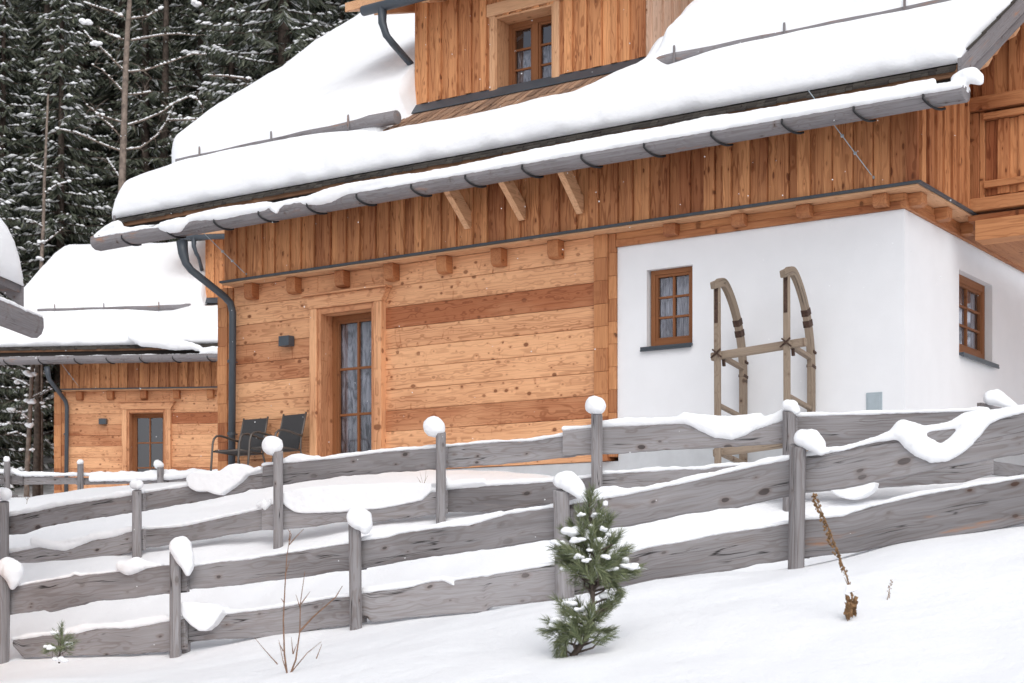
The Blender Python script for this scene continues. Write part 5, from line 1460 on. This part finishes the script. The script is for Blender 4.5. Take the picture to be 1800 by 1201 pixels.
# leafless trees whose limbs carry lines of snow
def bare_tree(name, label, d, trunk, r0, limbs, clumps=(), mat='greybark', foot=None):
    b = at_depth(trunk[0][0], trunk[0][1], d); gzz = gz(b.x, b.y)
    base = Vector((b.x, b.y, gzz))
    t = empty(name, Matrix.Translation(base)); tag(t, label, 'tree', 'leafless trees before the dark forest')
    m = MB(); pts = [Vector((0,0,-.3))]+[at_depth(x, y, d)-base for x, y in trunk]
    top = pts[-1]+(pts[-1]-pts[-2])*1.2; pts.append(top)
    m.tube(pts, [r0*(1-.55*i/(len(pts)-1)) for i in range(len(pts))], 10)
    tk = m.build('trunk', M[mat], t, smooth=True)
    bm = bmesh.new()
    for L in limbs:
        dep = random.uniform(-.9,.9)
        pl = [at_depth(x, y, d+dep*i/(len(L)-1))-base for i, (x, y) in enumerate(L)]
        lm = MB(); rl = r0*.24
        lm.tube(pl, [rl*(1-.7*i/(len(pl)-1)) for i in range(len(pl))], 6)
        # twigs
        for _ in range(6):
            i = random.randrange(len(pl)-1); q = pl[i].lerp(pl[i+1], random.random())
            v = q+Vector((random.uniform(-.5,.5), random.uniform(-.5,.5), random.uniform(-.4,.5)))
            lm.tube([q, q.lerp(v,.5)+Vector((0,0,.05)), v], [rl*.3, rl*.22, rl*.1], 4)
        lm.build('limb', M[mat], t, smooth=True)
        for p, q in zip(pl, pl[1:]):
            n = max(2, int((q-p).length/.06))
            for k in range(n):
                if random.random() < .25: continue
                c = p.lerp(q, k/n)+Vector((0,0,rl*.75+.01)); r = random.uniform(.018,.040)*(1.8 if random.random() < .07 else 1)
                ico(bm, c, r*1.3, r, r*.8, 1)
    for x, y, r in clumps:
        c = at_depth(x, y, d-.15)-base; rr = r/F*d
        for _ in range(5): ico(bm, (c.x+random.uniform(-.8,.8)*rr, c.y+random.uniform(-.6,.6)*rr, c.z+random.uniform(-.3,.3)*rr), rr*.7, rr*.6, rr*.45, 2)
    me = bpy.data.meshes.new('branch_snow'); bm.to_mesh(me); bm.free(); me.polygons.foreach_set('use_smooth', [True]*len(me.polygons)); me.materials.append(M['snow'])
    o = link(bpy.data.objects.new('branch_snow', me)); o.parent = t
    o['kind'] = 'stuff'
    return t
def z3(L): return [(x/3, y/3) for x, y in L]
bare_tree('bare_tree', 'grey trunk with upswept leafless limbs lined with snow, above the farther chalet', 50.5, [(213,420),(214,335),(217,250),(219,180),(222,100),(225,40),(228,0)], .135,
  [z3(L) for L in ([(650,490),(600,430),(540,370),(480,340)], [(660,650),(560,620),(500,590),(450,550)], [(660,760),(610,690),(530,620),(470,560)], [(650,800),(560,770),(470,730),(400,700),(290,680)], [(680,380),(770,370),(860,340),(930,315),(1020,285),(1090,290)],
   [(680,660),(770,630),(850,595),(920,545),(1000,510),(1040,525),(1070,570)], [(670,790),(740,780),(830,715),(880,640),(915,560)], [(680,500),(740,495),(800,485)], [(650,370),(600,320),(540,260),(480,210),(440,160)], [(650,210),(570,180),(520,150)], [(690,215),(760,200),(850,185),(940,180),(1040,190)], [(690,100),(780,85),(860,40)], [(640,950),(600,890),(560,830)], [(650,90),(590,60),(520,40),(430,10)], [(890,635),(990,632),(1090,625)], [(1100,400),(1190,402),(1330,420)])],
  [(152,40,9),(170,78,8),(345,6,8)])
bare_tree('bare_tree', 'thin pale stem in front of the forest above the left roof', 49.5, [(72,480),(76,400),(78,320),(81,250)], .07, [[(76,400),(60,390),(40,385)], [(75,430),(95,415),(112,400)], [(78,340),(100,325),(128,318)], [(79,300),(62,292),(45,280)]], [(70,455,6),(72,425,5)])
bare_tree('bare_tree', 'slim stem with snow clumps beside the corner of the farther chalet', 44.5, [(47,838),(52,740),(56,660),(60,600)], .08, [[(52,740),(35,725),(15,722)], [(54,700),(75,690),(90,680)], [(50,770),(30,760),(8,765)], [(55,680),(40,672),(20,665)]], [(52,657,9),(53,705,8),(20,720,6),(50,748,7),(30,672,5),(74,708,4),(38,790,4),(56,790,4)])
bare_tree('bare_tree', 'darker stem right next to the corner of the farther chalet', 46.5, [(64,860),(66,760),(66,680),(67,600)], .13, [[(66,700),(80,690),(92,685)], [(65,745),(50,735),(30,738)]], [(75,637,5)], mat='bark')
bare_tree('bare_tree', 'reddish brown trunk in the dark forest right of the grey trunk', 56, [(287,300),(289,200),(291,110),(292,30)], .17, [[(289,160),(320,150),(350,155)], [(290,210),(265,200),(240,205)]], mat='bark')

# undergrowth twigs at the forest edge left of the farther chalet
# ------------------------------------------------------------------ falling flakes
rn = random.Random(9); vs = []; fs = []
for _ in range(900):
    d = rn.uniform(9, 40); x = rn.uniform(-.36, .36)*d; z = rn.uniform(-.1, .38)*d; s = rn.uniform(.002, .0042)*(1+d*.02)
    k = len(vs); vs += [(x+a*s, d+b*s, z+c*s+CAMZ) for a,b,c in ((1,0,0),(-1,0,0),(0,1,0),(0,-1,0),(0,0,1),(0,0,-1))]
    fs += [tuple(k+i for i in t) for t in ((0,2,4),(2,1,4),(1,3,4),(3,0,4),(2,0,5),(1,2,5),(3,1,5),(0,3,5))]
me = bpy.data.meshes.new('falling_snow'); me.from_pydata(vs, [], fs); me.materials.append(M['snow'])
tag(link(bpy.data.objects.new('falling_snow', me)), 'sparse small snowflakes drifting in the air', None, None, 'stuff')

# ------------------------------------------------------------------ camera and light
cam = bpy.data.cameras.new('camera'); co = link(bpy.data.objects.new('camera', cam)); scn.camera = co
co.location = (0, 0, CAMZ); co.rotation_euler = (R(90), 0, 0)
cam.sensor_width = 36; cam.sensor_fit = 'HORIZONTAL'; cam.lens = F/1800*36
cam.shift_y = (HZ-600.5)/1800; cam.clip_end = 2000; cam.clip_start = .1
cam.dof.use_dof = True; cam.dof.focus_distance = 18; cam.dof.aperture_fstop = 4.5

SE, SA = R(46), R(170)     # high soft sun behind cloud, from the street side
wd = bpy.data.worlds.new('World'); scn.world = wd; wd.use_nodes = True
nt = wd.node_tree; nt.nodes.clear()
sky = nt.nodes.new('ShaderNodeTexSky'); sky.sky_type = 'NISHITA'; sky.sun_disc = False; sky.sun_elevation = SE; sky.sun_rotation = SA
sky.air_density = 1.; sky.dust_density = 3.; sky.ozone_density = 1.
hs = nt.nodes.new('ShaderNodeHueSaturation'); hs.inputs['Saturation'].default_value = .30
bg = nt.nodes.new('ShaderNodeBackground'); bg.inputs[1].default_value = .15
ow = nt.nodes.new('ShaderNodeOutputWorld')
nt.links.new(sky.outputs[0], hs.inputs['Color']); nt.links.new(hs.outputs[0], bg.inputs[0]); nt.links.new(bg.outputs[0], ow.inputs[0])
sun = bpy.data.lights.new('sun', 'SUN'); so = link(bpy.data.objects.new('sun', sun))
sun.energy = .68; sun.angle = R(60); sun.color = (1, .99, .975)
# sky sun_rotation turns clockwise from +Y: direction to the sun
dv = Vector((math.sin(SA)*math.cos(SE), math.cos(SA)*math.cos(SE), math.sin(SE)))
so.rotation_euler = dv.to_track_quat('Z', 'Y').to_euler(); so.location = (0, -10, 30)

scn.view_settings.view_transform = 'Standard'; scn.view_settings.look = 'None'; scn.view_settings.gamma = 1
scn.view_settings.exposure = .17
scn.cycles.use_denoising = True
scn.cycles.max_bounces = 6; scn.cycles.transparent_max_bounces = 8
